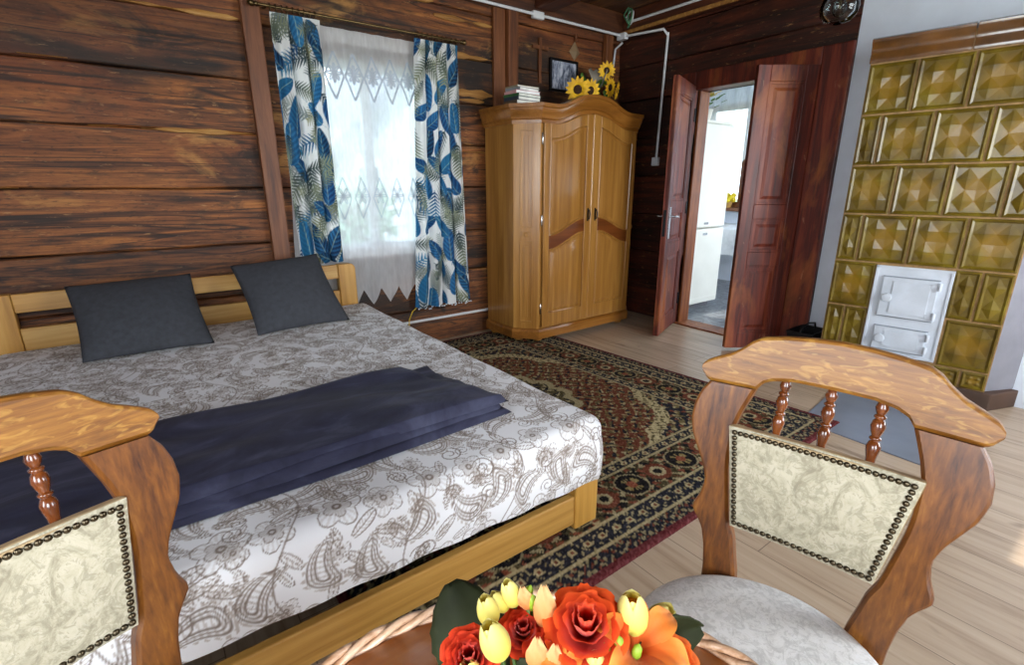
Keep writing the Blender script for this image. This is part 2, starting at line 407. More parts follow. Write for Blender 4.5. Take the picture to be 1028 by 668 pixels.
WX0, WX1, WZ0, WZ1 = .86, 1.92, .745, 1.99
SE = [0, .27, .55, .86, 1.19, 1.5, 1.79, 2.09, 2.4, ZC]
def plank_wall(name, axis, fixed, spans_fn, lo, hi, mat, into, seams, rawstrips, tints=None):
    """log wall: rough planks, each with its own wavy edges and depth"""
    mb = MB(); tint = []
    for k in range(len(seams)-1):
        z0, z1 = seams[k], seams[k+1]
        t = tints[k] if tints else random.uniform(.2, .95); dp = random.uniform(-.006, .012)
        ph = random.uniform(0, 9)
        for (a, b2, za, zb) in spans_fn(z0, z1):
            n = max(2, int((b2-a)/.09)); rows = []
            for i in range(n+1):
                u = a + (b2-a)*i/n
                w0 = .004*math.sin(u*5+ph)+.003*math.sin(u*13+ph*2); w1 = .004*math.sin(u*4+ph*1.3)+.003*math.sin(u*17+ph)
                d = dp + .004*math.sin(u*3+ph)
                zz0 = za + (.002+w0*.5 if za == z0 else 0); zz1 = zb - (.002+w1*.5 if zb == z1 else 0)
                c = .007
                prof = [(0+.1, zz0), (-d+c, zz0), (-d, zz0+c), (-d-.006, (zz0+zz1)/2), (-d, zz1-c), (-d+c, zz1), (.1, zz1)]
                pts = []
                for dd, z in prof:
                    q = fixed + dd*into
                    pts.append((u, q, z) if axis == 'X' else (q, u, z))
                rows.append(pts)
            nb = len(mb.v); mb.strip(rows); tint += [t]*(len(mb.v)-nb)
    for (a, b2, z, h) in rawstrips:
        n = max(3, int((b2-a)/.05)); rows = []
        for i in range(n+1):
            u = a+(b2-a)*i/n; hh = h*(.55+.45*math.sin(u*9+z*7)+.25*math.sin(u*31))*min(1, i/2+.2, (n-i)/2+.2)
            hh = max(hh, .004); q = fixed - into*.014; q2 = fixed+into*.02
            pr = [(q2, z-hh/2), (q, z-hh*.4), (q-into*.003, z), (q, z+hh*.4), (q2, z+hh/2)]
            rows.append([(u, qq, zz) if axis == 'X' else (qq, u, zz) for qq, zz in pr])
        nb = len(mb.v); mb.strip(rows, 1); tint += [.5]*(len(mb.v)-nb)
    return struct(name, mb, [mat, M['raw']], tint=tint)
def spans_back(z0, z1):
    out = []
    if z1 <= WZ0+.001 or z0 >= WZ1-.001: return [(XW0, XD+.1, z0, z1)]
    out += [(XW0, WX0, z0, z1), (WX1, XD+.1, z0, z1)]
    if z0 < WZ0: out.append((WX0, WX1, z0, WZ0))
    if z1 > WZ1: out.append((WX0, WX1, WZ1, z1))
    return out
plank_wall('wall_back', 'X', YW, spans_back, 0, 0, M['log'], 1, SE,
           [(.1, .66, 2.095, .05), (-.1, .02, 1.5, .028), (.12, .66, 1.497, .032), (-.9, -.42, 1.195, .025), (-.3, -.12, 1.8, .014),
            (1.9, 2.42, 2.33, .075), (2.02, 2.40, 2.105, .06), (2.0, 2.40, 1.86, .07), (2.08, 2.3, 1.81, .05), (2.1, 2.4, 1.45, .03), (1.0, 1.9, 2.41, .05)], [.5, .55, .3, .78, .82, .85, .22, .6, .5])
mb = MB(); mb.box(XW0, WX0, YW+.1, YW+.2, 0, ZC); mb.box(WX1, XD+.1, YW+.1, YW+.2, 0, ZC); mb.box(WX0, WX1, YW+.1, YW+.2, 0, WZ0); mb.box(WX0, WX1, YW+.1, YW+.2, WZ1, ZC)
struct('wall_back_core', mb, M['dark'])

DY0, DY1, DZ = 1.69, 2.62, 1.925; YP = 1.51
def spans_right(z0, z1):
    if z0 >= DZ: return [(YP, YW, z0, z1)]
    out = [(YP, DY0, z0, z1), (DY1, YW, z0, z1)]
    if z1 > DZ: out.append((DY0, DY1, DZ, z1))
    return out
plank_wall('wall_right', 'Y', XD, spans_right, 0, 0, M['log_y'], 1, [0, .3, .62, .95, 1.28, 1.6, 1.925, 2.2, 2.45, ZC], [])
mb = MB(); mb.box(XD+.1, XD+.14, YP, DY0, 0, ZC); mb.box(XD+.1, XD+.14, DY1, YW+.2, 0, ZC); mb.box(XD+.1, XD+.14, DY0, DY1, DZ, ZC)
struct('wall_right_core', mb, M['dark'])
struct('wall_right_plaster', MB().box(XD, XD+.14, YS-.1, YP, 0, ZC), M['plaster'])
struct('baseboard_right', MB().box(XD-.018, XD, YS, .30, 0, .075), M['stove_base'], bevel=.004)

# walls out of sight (with the daylight windows that light the room)
def holed(name, axis, q0, q1, a0, a1, holes, mat):
    mb = MB()
    def bx(u0, u1, z0, z1):
        if axis == 'X': mb.box(u0, u1, q0, q1, z0, z1)
        else: mb.box(q0, q1, u0, u1, z0, z1)
    u = a0
    for (h0, h1, z0, z1) in holes:
        bx(u, h0, 0, ZC); bx(h0, h1, 0, z0); bx(h0, h1, z1, ZC); u = h1
    bx(u, a1, 0, ZC)
    return struct(name, mb, mat)
HF = [(-.9, .1, .8, 2.0), (2.2, 3.35, .8, 2.135)]
HL = [(-.7, .5, .8, 2.0)]
holed('wall_front', 'X', YS-.14, YS, XW0-.14, XD+.14, HF, M['plaster'])
holed('wall_left', 'Y', XW0-.14, XW0, YS-.14, YW+.2, HL, M['plaster'])

# posts and beams
struct('trim_1', MB().box(.672, .772, YW-.065, YW-.012, 0, 2.47), M['post'], bevel=.006)
struct('trim_2', MB().box(2.38, 2.485, YW-.04, YW-.01, 0, 2.46), M['post'], bevel=.006)
struct('trim_3', MB().box(2.492, 2.585, YW-.075, YW-.01, 0, 2.46), M['post'], bevel=.006)
struct('trim_4', MB().box(3.56, 3.64, YW-.06, YW-.01, 0, 2.46), M['post'], bevel=.006)
struct('trim_5', MB().box(XW0, XD, YW-.07, YW+.02, 2.475, ZC), M['beam'], bevel=.01)          # top log of the window wall
struct('trim_6', MB().box(XD-.07, XD+.02, YP, YW-.07, 2.46, ZC), M['beam_y'], bevel=.01)        # top log of the door wall
struct('trim_7', MB().box(XD-.085, XD-.07, YP, YW-.07, 2.462, 2.49), M['raw'], bevel=.003)
struct('trim_8', MB().box(2.74, 2.92, YS, YW-.07, 2.5, ZC), M['beam_y'], bevel=.012)         # ceiling joist
# door frame
struct('trim_9', MB().box(XD-.035, XD+.14, YP-.0, DY0, 0, 2.06), M['door'], bevel=.006)
struct('trim_10', MB().box(XD-.035, XD+.14, DY1, DY1+.17, 0, 2.06), M['door'], bevel=.006)
struct('trim_11', MB().box(XD-.035, XD+.14, DY0, DY1, DZ, 2.06), M['door'], bevel=.006)
struct('trim_12', MB().box(XD+.02, XD+.15, DY1-.02, DY1, 0, DZ), M['lit_jamb_sill'], bevel=.003)  # jamb toned lighter orange: light from the kitchen put into its colour
struct('trim_14', MB().box(XD+.06, XD+.14, DY0, DY0+.058, .012, DZ), M['door'], bevel=.003)
struct('trim_13', MB().box(XD-.03, XD+.16, DY0, DY1, 0, .012), M['lit_jamb_sill'], bevel=.003)

# ------------------------------------------------------------------ window in the log wall
mb = MB(); y0, y1 = YW+.05, YW+.11
for a in ((WX0, WX0+.05, WZ0, WZ1), (WX1-.05, WX1, WZ0, WZ1), (WX0+.05, WX1-.05, WZ0, WZ0+.06), (WX0+.05, WX1-.05, WZ1-.06, WZ1), ((WX0+WX1)/2-.03, (WX0+WX1)/2+.03, WZ0+.06, WZ1-.06)):
    mb.box(a[0], a[1], y0, y1, a[2], a[3])
win = struct('window_1', mb, M['white_paint'], bevel=.006)
MB().box(WX0+.05, (WX0+WX1)/2-.03, YW+.075, YW+.079, WZ0+.06, WZ1-.06).build('pane', M['glass'], win)
MB().box((WX0+WX1)/2+.03, WX1-.05, YW+.075, YW+.079, WZ0+.06, WZ1-.06).build('pane', M['glass'], win)
MB().box(WX0-.02, WX1+.02, YW-.012, YW+.05, WZ0-.03, WZ0).build('window_sill', M['white_paint'], win, bevel=.006)

# ------------------------------------------------------------------ door leaves
def leaf(name, hinge, free, h, panels, handle_side):
    H = Vector((*hinge, 0)); E = Vector((*free, 0)); w = (E-H).length; d = (E-H).normalized(); n = Vector((-d.y, d.x, 0))
    rz = math.atan2(d.y, d.x)
    e = empty(name, (H.x, H.y, .02), rz); tag(e, kind='structure')
    hh = h-.02; T = .042
    MB().box(0, w, -T/2+.012, T/2-.012, 0, hh).build('door_core', M['door'], e, world=False)
    mb = MB(); xs = [0, .085, w-.085, w]
    mb.box(xs[0], xs[1], -T/2, T/2, 0, hh); mb.box(xs[2], xs[3], -T/2, T/2, 0, hh)
    zs = [0] + [z for p in panels for z in p] + [hh]
    for i in range(0, len(zs), 2): mb.box(xs[1], xs[2], -T/2, T/2, zs[i], zs[i+1])
    mb.build('door_frame', M['door'], e, world=False, bevel=.004)
    for (z0, z1) in panels:
        mp = MB()
        for sgn in (-1, 1):
            ya, yb = sgn*(T/2-.013), sgn*(T/2-.003)
            mo = .016   # moulding ring
            a, b2 = xs[1], xs[2]
            for q in ((a, b2, z0, z0+mo), (a, b2, z1-mo, z1), (a, a+mo, z0+mo, z1-mo), (b2-mo, b2, z0+mo, z1-mo)):
                mp.box(q[0], q[1], min(ya, yb), max(ya, yb), q[2], q[3])
            i1, i2 = .034, .058
            if z1-z0 > .15:
                A = [(a+i1, ya, z0+i1), (b2-i1, ya, z0+i1), (b2-i1, ya, z1-i1), (a+i1, ya, z1-i1)]
                B = [(a+i2, yb, z0+i2), (b2-i2, yb, z0+i2), (b2-i2, yb, z1-i2), (a+i2, yb, z1-i2)]
                mp.strip([A, B])
        mp.build('door_panel', M['door'], e, world=False, bevel=.002)
    for z in (.22, 1.0, 1.72):
        MB().lathe([(.009, z-.05), (.011, z-.045), (.011, z+.045), (.009, z+.05)], 10, (0.0, T/2 if handle_side > 0 else -T/2, 0)).build('hinge', M['iron'], e, world=False, smooth=40)
    return e, w, T
d1, w1, T1 = leaf('door_1', (3.765, 2.63), (3.258, 2.43), 1.95, [(.12, .66), (.74, .98), (1.06, 1.83)], 1)
d2, w2, T2 = leaf('door_2', (3.765, 1.70), (3.435, 1.935), 1.95, [(.12, .62), (.72, .95), (1.05, 1.83)], -1)
# latch hardware on the narrow leaf (both faces)
mb = MB()
for sgn in (-1, 1):
    y = sgn*T1/2
    mb.box(w1-.075, w1-.035, min(y, y+sgn*.006), max(y, y+sgn*.006), .78, 1.02)
    mb.tube([(w1-.055, y, .95), (w1-.055, y+sgn*.045, .95), (w1-.12, y+sgn*.05, .945), (w1-.15, y+sgn*.045, .94)], .008, 8)
mb.build('door_handle', M['steel'], d1, world=False, smooth=40)
MB().box(w1-.012, w1+.004, -.012, .012, .80, 1.0).build('latch_plate', M['iron'], d1, world=False, bevel=.002)

# ------------------------------------------------------------------ kitchen beyond the doorway
KX0, KX1, KY0, KY1, KZ = XD+.14, 6.1, .9, 4.2, 2.5
struct('floor_kitchen', MB().box(XD+.05, KX1+.1, KY0-.1, KY1+.1, -.08, 0.004), M['ktile'])
struct('ceiling_kitchen', MB().box(KX0, KX1+.1, KY0-.1, KY1+.1, KZ, KZ+.08), M['plaster'])
struct('wall_kitchen_left', MB().box(KX0, KX1+.1, KY1, KY1+.1, 0, KZ), M['plaster'])
mb = MB(); mb.box(KX0, 4.3, KY0-.1, KY0, 0, KZ); mb.box(5.7, KX1+.1, KY0-.1, KY0, 0, KZ); mb.box(4.3, 5.7, KY0-.1, KY0, 0, .9); mb.box(4.3, 5.7, KY0-.1, KY0, 2.1, KZ)  # unseen opening, added to let fill light into the kitchen
struct('wall_kitchen_right', mb, M['plaster'])
KW = (2.9, 4.0, .93, 2.15)
mb = MB(); mb.box(KX1, KX1+.1, KY0, KW[0], 0, KZ); mb.box(KX1, KX1+.1, KW[1], KY1, 0, KZ); mb.box(KX1, KX1+.1, KW[0], KW[1], 0, KW[2]); mb.box(KX1, KX1+.1, KW[0], KW[1], KW[3], KZ)
struct('wall_kitchen_back', mb, M['plaster'])
mb = MB(); a, b2, z0, z1 = KW
for q in ((a, a+.07, z0, z1), (b2-.07, b2, z0, z1), (a+.07, b2-.07, z0, z0+.07), (a+.07, b2-.07, z1-.07, z1), ((a+b2)/2-.04, (a+b2)/2+.04, z0+.07, z1-.07)):
    mb.box(KX1+.0, KX1+.06, q[0], q[1], q[2], q[3])
kw = struct('window_2', mb, M['post'], bevel=.005)
MB().box(KX1+.028, KX1+.032, a+.07, (a+b2)/2-.04, z0+.07, z1-.07).build('pane', M['glass'], kw)
MB().box(KX1+.028, KX1+.032, (a+b2)/2+.04, b2-.07, z0+.07, z1-.07).build('pane', M['glass'], kw)
MB().box(KX1-.16, KX1, a-.05, b2+.05, z0-.04, z0).build('window_sill', M['post'], kw, bevel=.006)

# ================================================================== curtains
YR = 3.358
rod = thing('curtain_rod', 'thin brass curtain rod on the log wall above the window', 'curtain rod', (1.4, YR, 2.165))
MB().tube([(.755, YR, 2.165), (2.045, YR, 2.165)], .008, 10).build('rod', M['brass'], rod, smooth=40)
for sx, x in ((-1, .755), (1, 2.045)):
    MB().lathe([(.009, 0), (.014, .006), (.014, .012), (.009, .018), (.017, .03), (.017, .042), (.004, .055)], 12, (x, YR, 2.165), (sx, 0, 0)).build('finial', M['brass'], rod, smooth=40)
for x in (.80, 2.0):
    MB().tube([(x, YR, 2.165), (x, YR+.05, 2.165), (x, YW+.01, 2.18)], .006, 8).build('bracket', M['brass'], rod, smooth=40)

def frond(c1, c2, n=11):
    def fn(u, v):
        al = np.zeros_like(u)
        al = np.maximum(al, sm(np.abs(v)-.02, .02)*sm(np.abs(u)-1, .05))
        for k in range(n):
            t = -.85+1.75*k/(n-1); L = .62*(1-abs(t*.75)**2)+.08
            for sg in (1, -1):
                dx, dy = .62, sg*.78
                px, py = u-t, v
                s = px*dx+py*dy; q = np.abs(-px*dy+py*dx)
                w = .05*np.clip(1-(s/L)**2, 0, 1)
                al = np.maximum(al, sm(q-w, .03)*((s > 0) & (s < L)))
        g = np.clip((u+1)/2, 0, 1)[..., None]
        return [(np.array(c1)*(1-g)+np.array(c2)*g, al)]
    return fn
def bleaf(dark, light):
    def fn(u, v):
        wdt = .46*np.sqrt(np.clip(1-u*u, 0, 1))*(1-.25*u)
        al = sm(np.abs(v)-wdt, .04)
        st = (np.sin((u*1.0-np.abs(v)*.9)*22) > .2)*.35 + .35*np.clip(v/.5+.5, 0, 1)
        col = np.array(dark)*(1-st[..., None]) + np.array(light)*st[..., None]
        return [(col, al), (np.array((190, 205, 170)), sm(np.abs(v)-.018, .02)*sm(np.abs(u)-.95, .05)*.7)]
    return fn
def monst(dark, light):
    def fn(u, v):
        r = np.hypot(u, v*1.1); th = np.arctan2(v, u)
        wdt = .9*(1-.35*np.abs(np.sin(th*.5)))
        slit = (np.abs(np.sin(th*4.5)) < .35) & (r > .33)
        al = sm(r-wdt, .05)*np.where(slit, .0, 1)
        st = np.clip(.5+.6*np.sin(th*9), 0, 1)*.4
        return [(np.array(dark)*(1-st[..., None])+np.array(light)*st[..., None], al)]
    return fn
def drape(name, label, xt, xb, zt, zb, cw, nf, seed, ph):
    rg = random.Random(seed); res = .0045
    cv = Canvas(cw, zt-zb, res, (236, 238, 236))
    GD, GY, NV, TL, BL, GO = (40, 58, 66), (128, 140, 140), (18, 52, 96), (30, 120, 160), (44, 136, 196), (150, 156, 124)
    for k in range(34):
        cv.stamp(rg.uniform(0, cw), rg.uniform(0, zt-zb), rg.uniform(.09, .14), rg.uniform(0, 6.3), frond(*rg.choice([(GD, GY), (GY, (170, 178, 172)), (GD, (150, 150, 110)), (GD, GY)])))
    pts = []
    ny = int((zt-zb)/.15); nx = max(2, int(cw/.17))
    for i in range(ny+1):
        for j in range(nx+1):
            pts.append(((j+.5*(i % 2))*cw/nx+rg.uniform(-.03, .03), i*.15+rg.uniform(-.03, .03)))
    rg.shuffle(pts)
    for (x, y) in pts:
        q = rg.random()
        if q < .66: cv.stamp(x, y, rg.uniform(.09, .125), rg.choice([1.57, 1.2, 1.9, -1.4, .7, 2.4])+rg.uniform(-.3, .3), bleaf(rg.choice([(22, 62, 108), (18, 46, 78), (34, 92, 136)]), rg.choice([(44, 128, 168), (64, 148, 200)])))
        elif q < .76: cv.stamp(x, y, rg.uniform(.10, .13), rg.uniform(0, 6.3), frond((22, 62, 108), (44, 128, 168), 9))
        else: cv.stamp(x, y, rg.uniform(.10, .14), rg.uniform(0, 6.3), frond(GD, GO))
    for k in range(12): cv.stamp(rg.uniform(0, cw), rg.uniform(0, zt-zb), rg.uniform(.07, .11), rg.uniform(0, 6.3), frond(GD, GO))
    u = np.linspace(0, 1, cv.nx)[:, None]; z = np.linspace(0, 1, cv.ny)[None, :]        # z: 0 bottom .. 1 top
    x0 = xb[0]+(xt[0]-xb[0])*z**.8; x1 = xb[1]+(xt[1]-xb[1])*z**.8
    fold = np.sin(2*PI*nf*u+ph) + .35*np.sin(2*PI*nf*2.3*u+ph*2+z*2)
    amp = (.022*(.55+.45*(1-z)) + .003)*np.clip((1-z)/.05+.25, 0, 1)
    X = x0+(x1-x0)*u + .012*np.cos(2*PI*nf*u+ph)*np.ones_like(z)
    Y = YR-.002 + amp*fold*np.ones_like(z)*(1-.5*np.clip((z-.97)/.03, 0, 1)) + .01*(1-z)
    Z = zb+(zt-zb)*z + .006*np.sin(2*PI*nf*u+ph)*(1-z)
    P = np.stack([X, Y, Z*np.ones_like(X)], -1)
    t = thing(name, label, 'curtain', ((xb[0]+xb[1])/2, YR, zb), group='printed curtains')
    grid_obj('cloth', P, M['drape'], cv.a, t)
    for i in range(9):
        uu = (i+.5)/9; xx = xt[0]+(xt[1]-xt[0])*uu
        MB().tube([(xx+.0*math.cos(a), YR+.017*math.cos(a), 2.160+.020*math.sin(a)) for a in (2*PI*k/14 for k in range(14))], .0022, 6, True).build('ring', M['brass'], t, smooth=40)
    return t
d_l = drape('printed_curtain', 'left curtain panel, white with blue and grey tropical leaves, behind the right cushion', (.80, 1.075), (.815, 1.085), 2.138, .72, .52, 3, 3, .6)
d_r = drape('printed_curtain', 'right curtain panel, white with blue and grey tropical leaves, nearest the wardrobe', (1.70, 2.03), (1.605, 2.095), 2.138, .315, .70, 4, 11, 2.0)
# beaded hem of the right panel
for i in range(26):
    x = 1.615+.47*i/25+random.uniform(-.006, .006)
    MB().ball((x, YR-.01+.02*math.sin(i*1.1), .308+random.uniform(-.006, .006)), .0065, 8).build('hem_bead', M['white_paint'], d_r, smooth=180)

# sheer with zigzag hem and lace diamonds
SX0, SX1, SZT, YSH = .855, 1.98, 2.13, 3.426
def sheer_p(u, z, dy=0):
    x = SX0+(SX1-SX0)*u
    w = .008*math.sin(2*PI*8.3*u+.5)+.005*math.sin(2*PI*15*u+1.3+z)
    x -= .05*(1-u)**2*min(1, (2.13-z)/1.3)**2
    return (x, YSH+w*(.5+.5*(2.13-z)/1.7)+dy, z)
sh = thing('sheer_curtain', 'white sheer lace curtain with zigzag hem hanging over the window', 'curtain', ((SX0+SX1)/2, YSH, .38))
PER = (SX1-SX0)/9.0; nu = 217; P = np.zeros((nu, 60, 3))
for i in range(nu):
    u = i/(nu-1); x = (u*(SX1-SX0)/PER + .30) % 1.0
    zb = .375+.115*(1-abs(2*x-1)) if True else 0
    for j in range(60):
        P[i, j] = sheer_p(u, zb+(SZT-zb)*j/59)
grid_obj('cloth', P, M['sheer'], None, sh)
# pleat tape at the top: a second layer of the same voile
P = np.zeros((120, 6, 3))
for i in range(120):
    for j in range(6): P[i, j] = sheer_p(i/119, 2.05+(SZT-2.05)*j/5, -.006)
grid_obj('heading', P, M['sheer'], None, sh)
P = np.zeros((120, 6, 3))
for i in range(120):
    for j in range(6): P[i, j] = sheer_p(i/119, .72+.07*j/5, .006)
grid_obj('hem_band', P, M['sheer'], None, sh)
def lace_motif(z0, hgt, wf, petals, per, c, lw=1.0):
    mb = MB()
    def rib(pts, w):
        for k in range(len(pts)-1):
            (a, z), (b2, zz) = pts[k], pts[k+1]
            dx, dz = (b2-a)*(SX1-SX0), zz-z; L = math.hypot(dx, dz) or 1e-6
            nx, nz = -dz/L*w/2, dx/L*w/2
            q = [sheer_p(a+nx/(SX1-SX0), z+nz, -.003), sheer_p(b2+nx/(SX1-SX0), zz+nz, -.003), sheer_p(b2-nx/(SX1-SX0), zz-nz, -.003), sheer_p(a-nx/(SX1-SX0), z-nz, -.003)]
            mb.add(q, [(0, 1, 2, 3)])
    h2, w2 = hgt/2, per*wf/2
    dia = [(c, z0-h2), (c+w2, z0), (c, z0+h2), (c-w2, z0), (c, z0-h2)]
    fine = []
    for k in range(4):
        for s in range(6): fine.append((dia[k][0]+(dia[k+1][0]-dia[k][0])*s/6, dia[k][1]+(dia[k+1][1]-dia[k][1])*s/6))
    fine.append(dia[-1]); rib(fine, .012*lw)
    for p in range(petals):
        a0 = 2*PI*p/petals; loop = []
        for s in range(11):
            tt = s/10; rr = .056*(1-abs(2*tt-1)**2); aa = a0+(tt-.5)*.7
            loop.append((c+rr*math.cos(aa)*.75/(SX1-SX0), z0+.015+rr*math.sin(aa)))
        rib(loop, .009*lw)
    return mb
for (z0, hgt, wf, pe) in ((1.865, .27, .94, 8), (1.12, .27, .80, 6)):
    for i in range(1, 8):
        lace_motif(z0, hgt, wf, pe, PER/(SX1-SX0), .055+i*PER/(SX1-SX0), 1.0 if z0 > 1.5 else .55).build('lace_motif', M['lace'], sh)

# ================================================================== wardrobe
WB = [(2.272, 3.40), (2.275, 3.045), (2.405, 2.895), (3.445, 2.915), (3.60, 3.06), (3.60, 3.40)]
wd = thing('wardrobe', 'two-door oak wardrobe with arched cornice standing in the corner', 'wardrobe', (2.92, 3.15, 0))
Cc, Dd = Vector((*WB[2], 0)), Vector((*WB[3], 0)); Lf = (Dd-Cc).length; ef = (Dd-Cc).normalized(); nf_ = Vector((ef.y, -ef.x, 0))
def FW(s, z, d): return Cc+ef*s+nf_*d+Vector((0, 0, z))
def arch(s):     # rise of the crown along the front
    t = min(s, Lf-s)/(Lf/2)
    if t < .22: return 0
    q = (t-.22)/.78; q = q*q*(3-2*q) if q < .6 else .648+(q-.6)*.88*(1-.5*(q-.6)/.4)*1.0
    return .118*min(1, q)
ZS = 1.655
MB().prism(WB, lambda x, y, d: (x, y, d), .06, ZS+.02).build('carcass', M['ward'], wd, bevel=.004)
# frieze under the arch
poly = [(0, ZS-.03)] + [(Lf*i/40, ZS+.03+arch(Lf*i/40)) for i in range(41)] + [(Lf, ZS-.03)]
MB().prism(poly, FW, -.03, .003).build('top_panel', M['ward_x'], wd)
prof = [(.0, -.035), (.012, -.035), (.014, -.012), (.024, -.004), (.03, .022), (.038, .034), (.042, .062), (.05, .068), (.05, .092), (.0, .096)]
path = [(WB[0], 0), (WB[1], 0), (WB[2], 0)] + [((Cc.x+ef.x*Lf*i/36, Cc.y+ef.y*Lf*i/36), arch(Lf*i/36)) for i in range(1, 36)] + [(WB[3], 0), (WB[4], 0), (WB[5], 0)]
rows = []
for k, ((x, y), rise) in enumerate(path):
    a = Vector((*path[max(0, k-1)][0], 0)); b2 = Vector((*path[min(len(path)-1, k+1)][0], 0)); p = Vector((x, y, 0))
    t1 = (p-a).normalized() if k > 0 else (b2-p).normalized(); t2 = (b2-p).normalized() if k < len(path)-1 else t1
    n1, n2 = Vector((t1.y, -t1.x, 0)), Vector((t2.y, -t2.x, 0)); nn = (n1+n2).normalized(); sc = 1/max(.4, nn.dot(n1))
    rows.append([p+nn*(o*sc)+Vector((0, 0, ZS+z+rise)) for o, z in prof])
MB().strip(rows).build('cornice', M['ward_x'], wd, smooth=35)
prof = [(.0, .04), (.02, .04), (.02, .10), (.012, .115), (.0, .12)]; rows = []
bp = [WB[0], WB[1], WB[2], WB[3], WB[4], WB[5]]
for k, (x, y) in enumerate(bp):
    a = Vector((*bp[max(0, k-1)], 0)); b2 = Vector((*bp[min(5, k+1)], 0)); p = Vector((x, y, 0))
    t1 = (p-a).normalized() if k > 0 else (b2-p).normalized(); t2 = (b2-p).normalized() if k < 5 else t1
    n1, n2 = Vector((t1.y, -t1.x, 0)), Vector((t2.y, -t2.x, 0)); nn = (n1+n2).normalized(); sc = 1/max(.4, nn.dot(n1))
    rows.append([p+nn*(o*sc)+Vector((0, 0, z)) for o, z in prof])
MB().strip(rows).build('plinth', M['ward_x'], wd)
for (x, y) in ((2.30, 3.33), (2.33, 3.05), (2.44, 2.945), (3.40, 2.965), (3.52, 3.09), (3.53, 3.33)):
    zf = .0105 if x < 2.6 else 0
    MB().lathe([(.022, zf), (.034, zf+.005), (.038, .022), (.03, .036), (.02, .042)], 16, (x, y, 0)).build('bun_foot', M['ward'], wd, smooth=50)
# fluted corner pilasters on the bevels
for (A, B) in ((WB[1], WB[2]), (WB[3], WB[4])):
    A = Vector((*A, 0)); B = Vector((*B, 0)); e = (B-A).normalized(); n = Vector((e.y, -e.x, 0)); L = (B-A).length
    fb = lambda s, z, d, A=A, e=e, n=n: A+e*s+n*d+Vector((0, 0, z))
    mb = MB()
    for z0, z1 in ((.17, .80), (.90, 1.58)):
        for q in ((L*.26, L*.31, z0, z1), (L*.69, L*.74, z0, z1), (L*.31, L*.69, z0, z0+.012), (L*.31, L*.69, z1-.012, z1), (L*.42, L*.58, z0+.04, z1-.04)):
            mb.prism([(q[0], q[2]), (q[1], q[2]), (q[1], q[3]), (q[0], q[3])], fb, -.004, .007)
    mb.prism([(L*.34, .825), (L*.66, .825), (L*.66, .875), (L*.34, .875)], fb, -.004, .008)
    mb.lathe([(.018, 0), (.018, .008), (.008, .013)], 12, fb(L*.5, .85, .004), n)
    mb.build('pilaster', M['ward'], wd, bevel=.002)
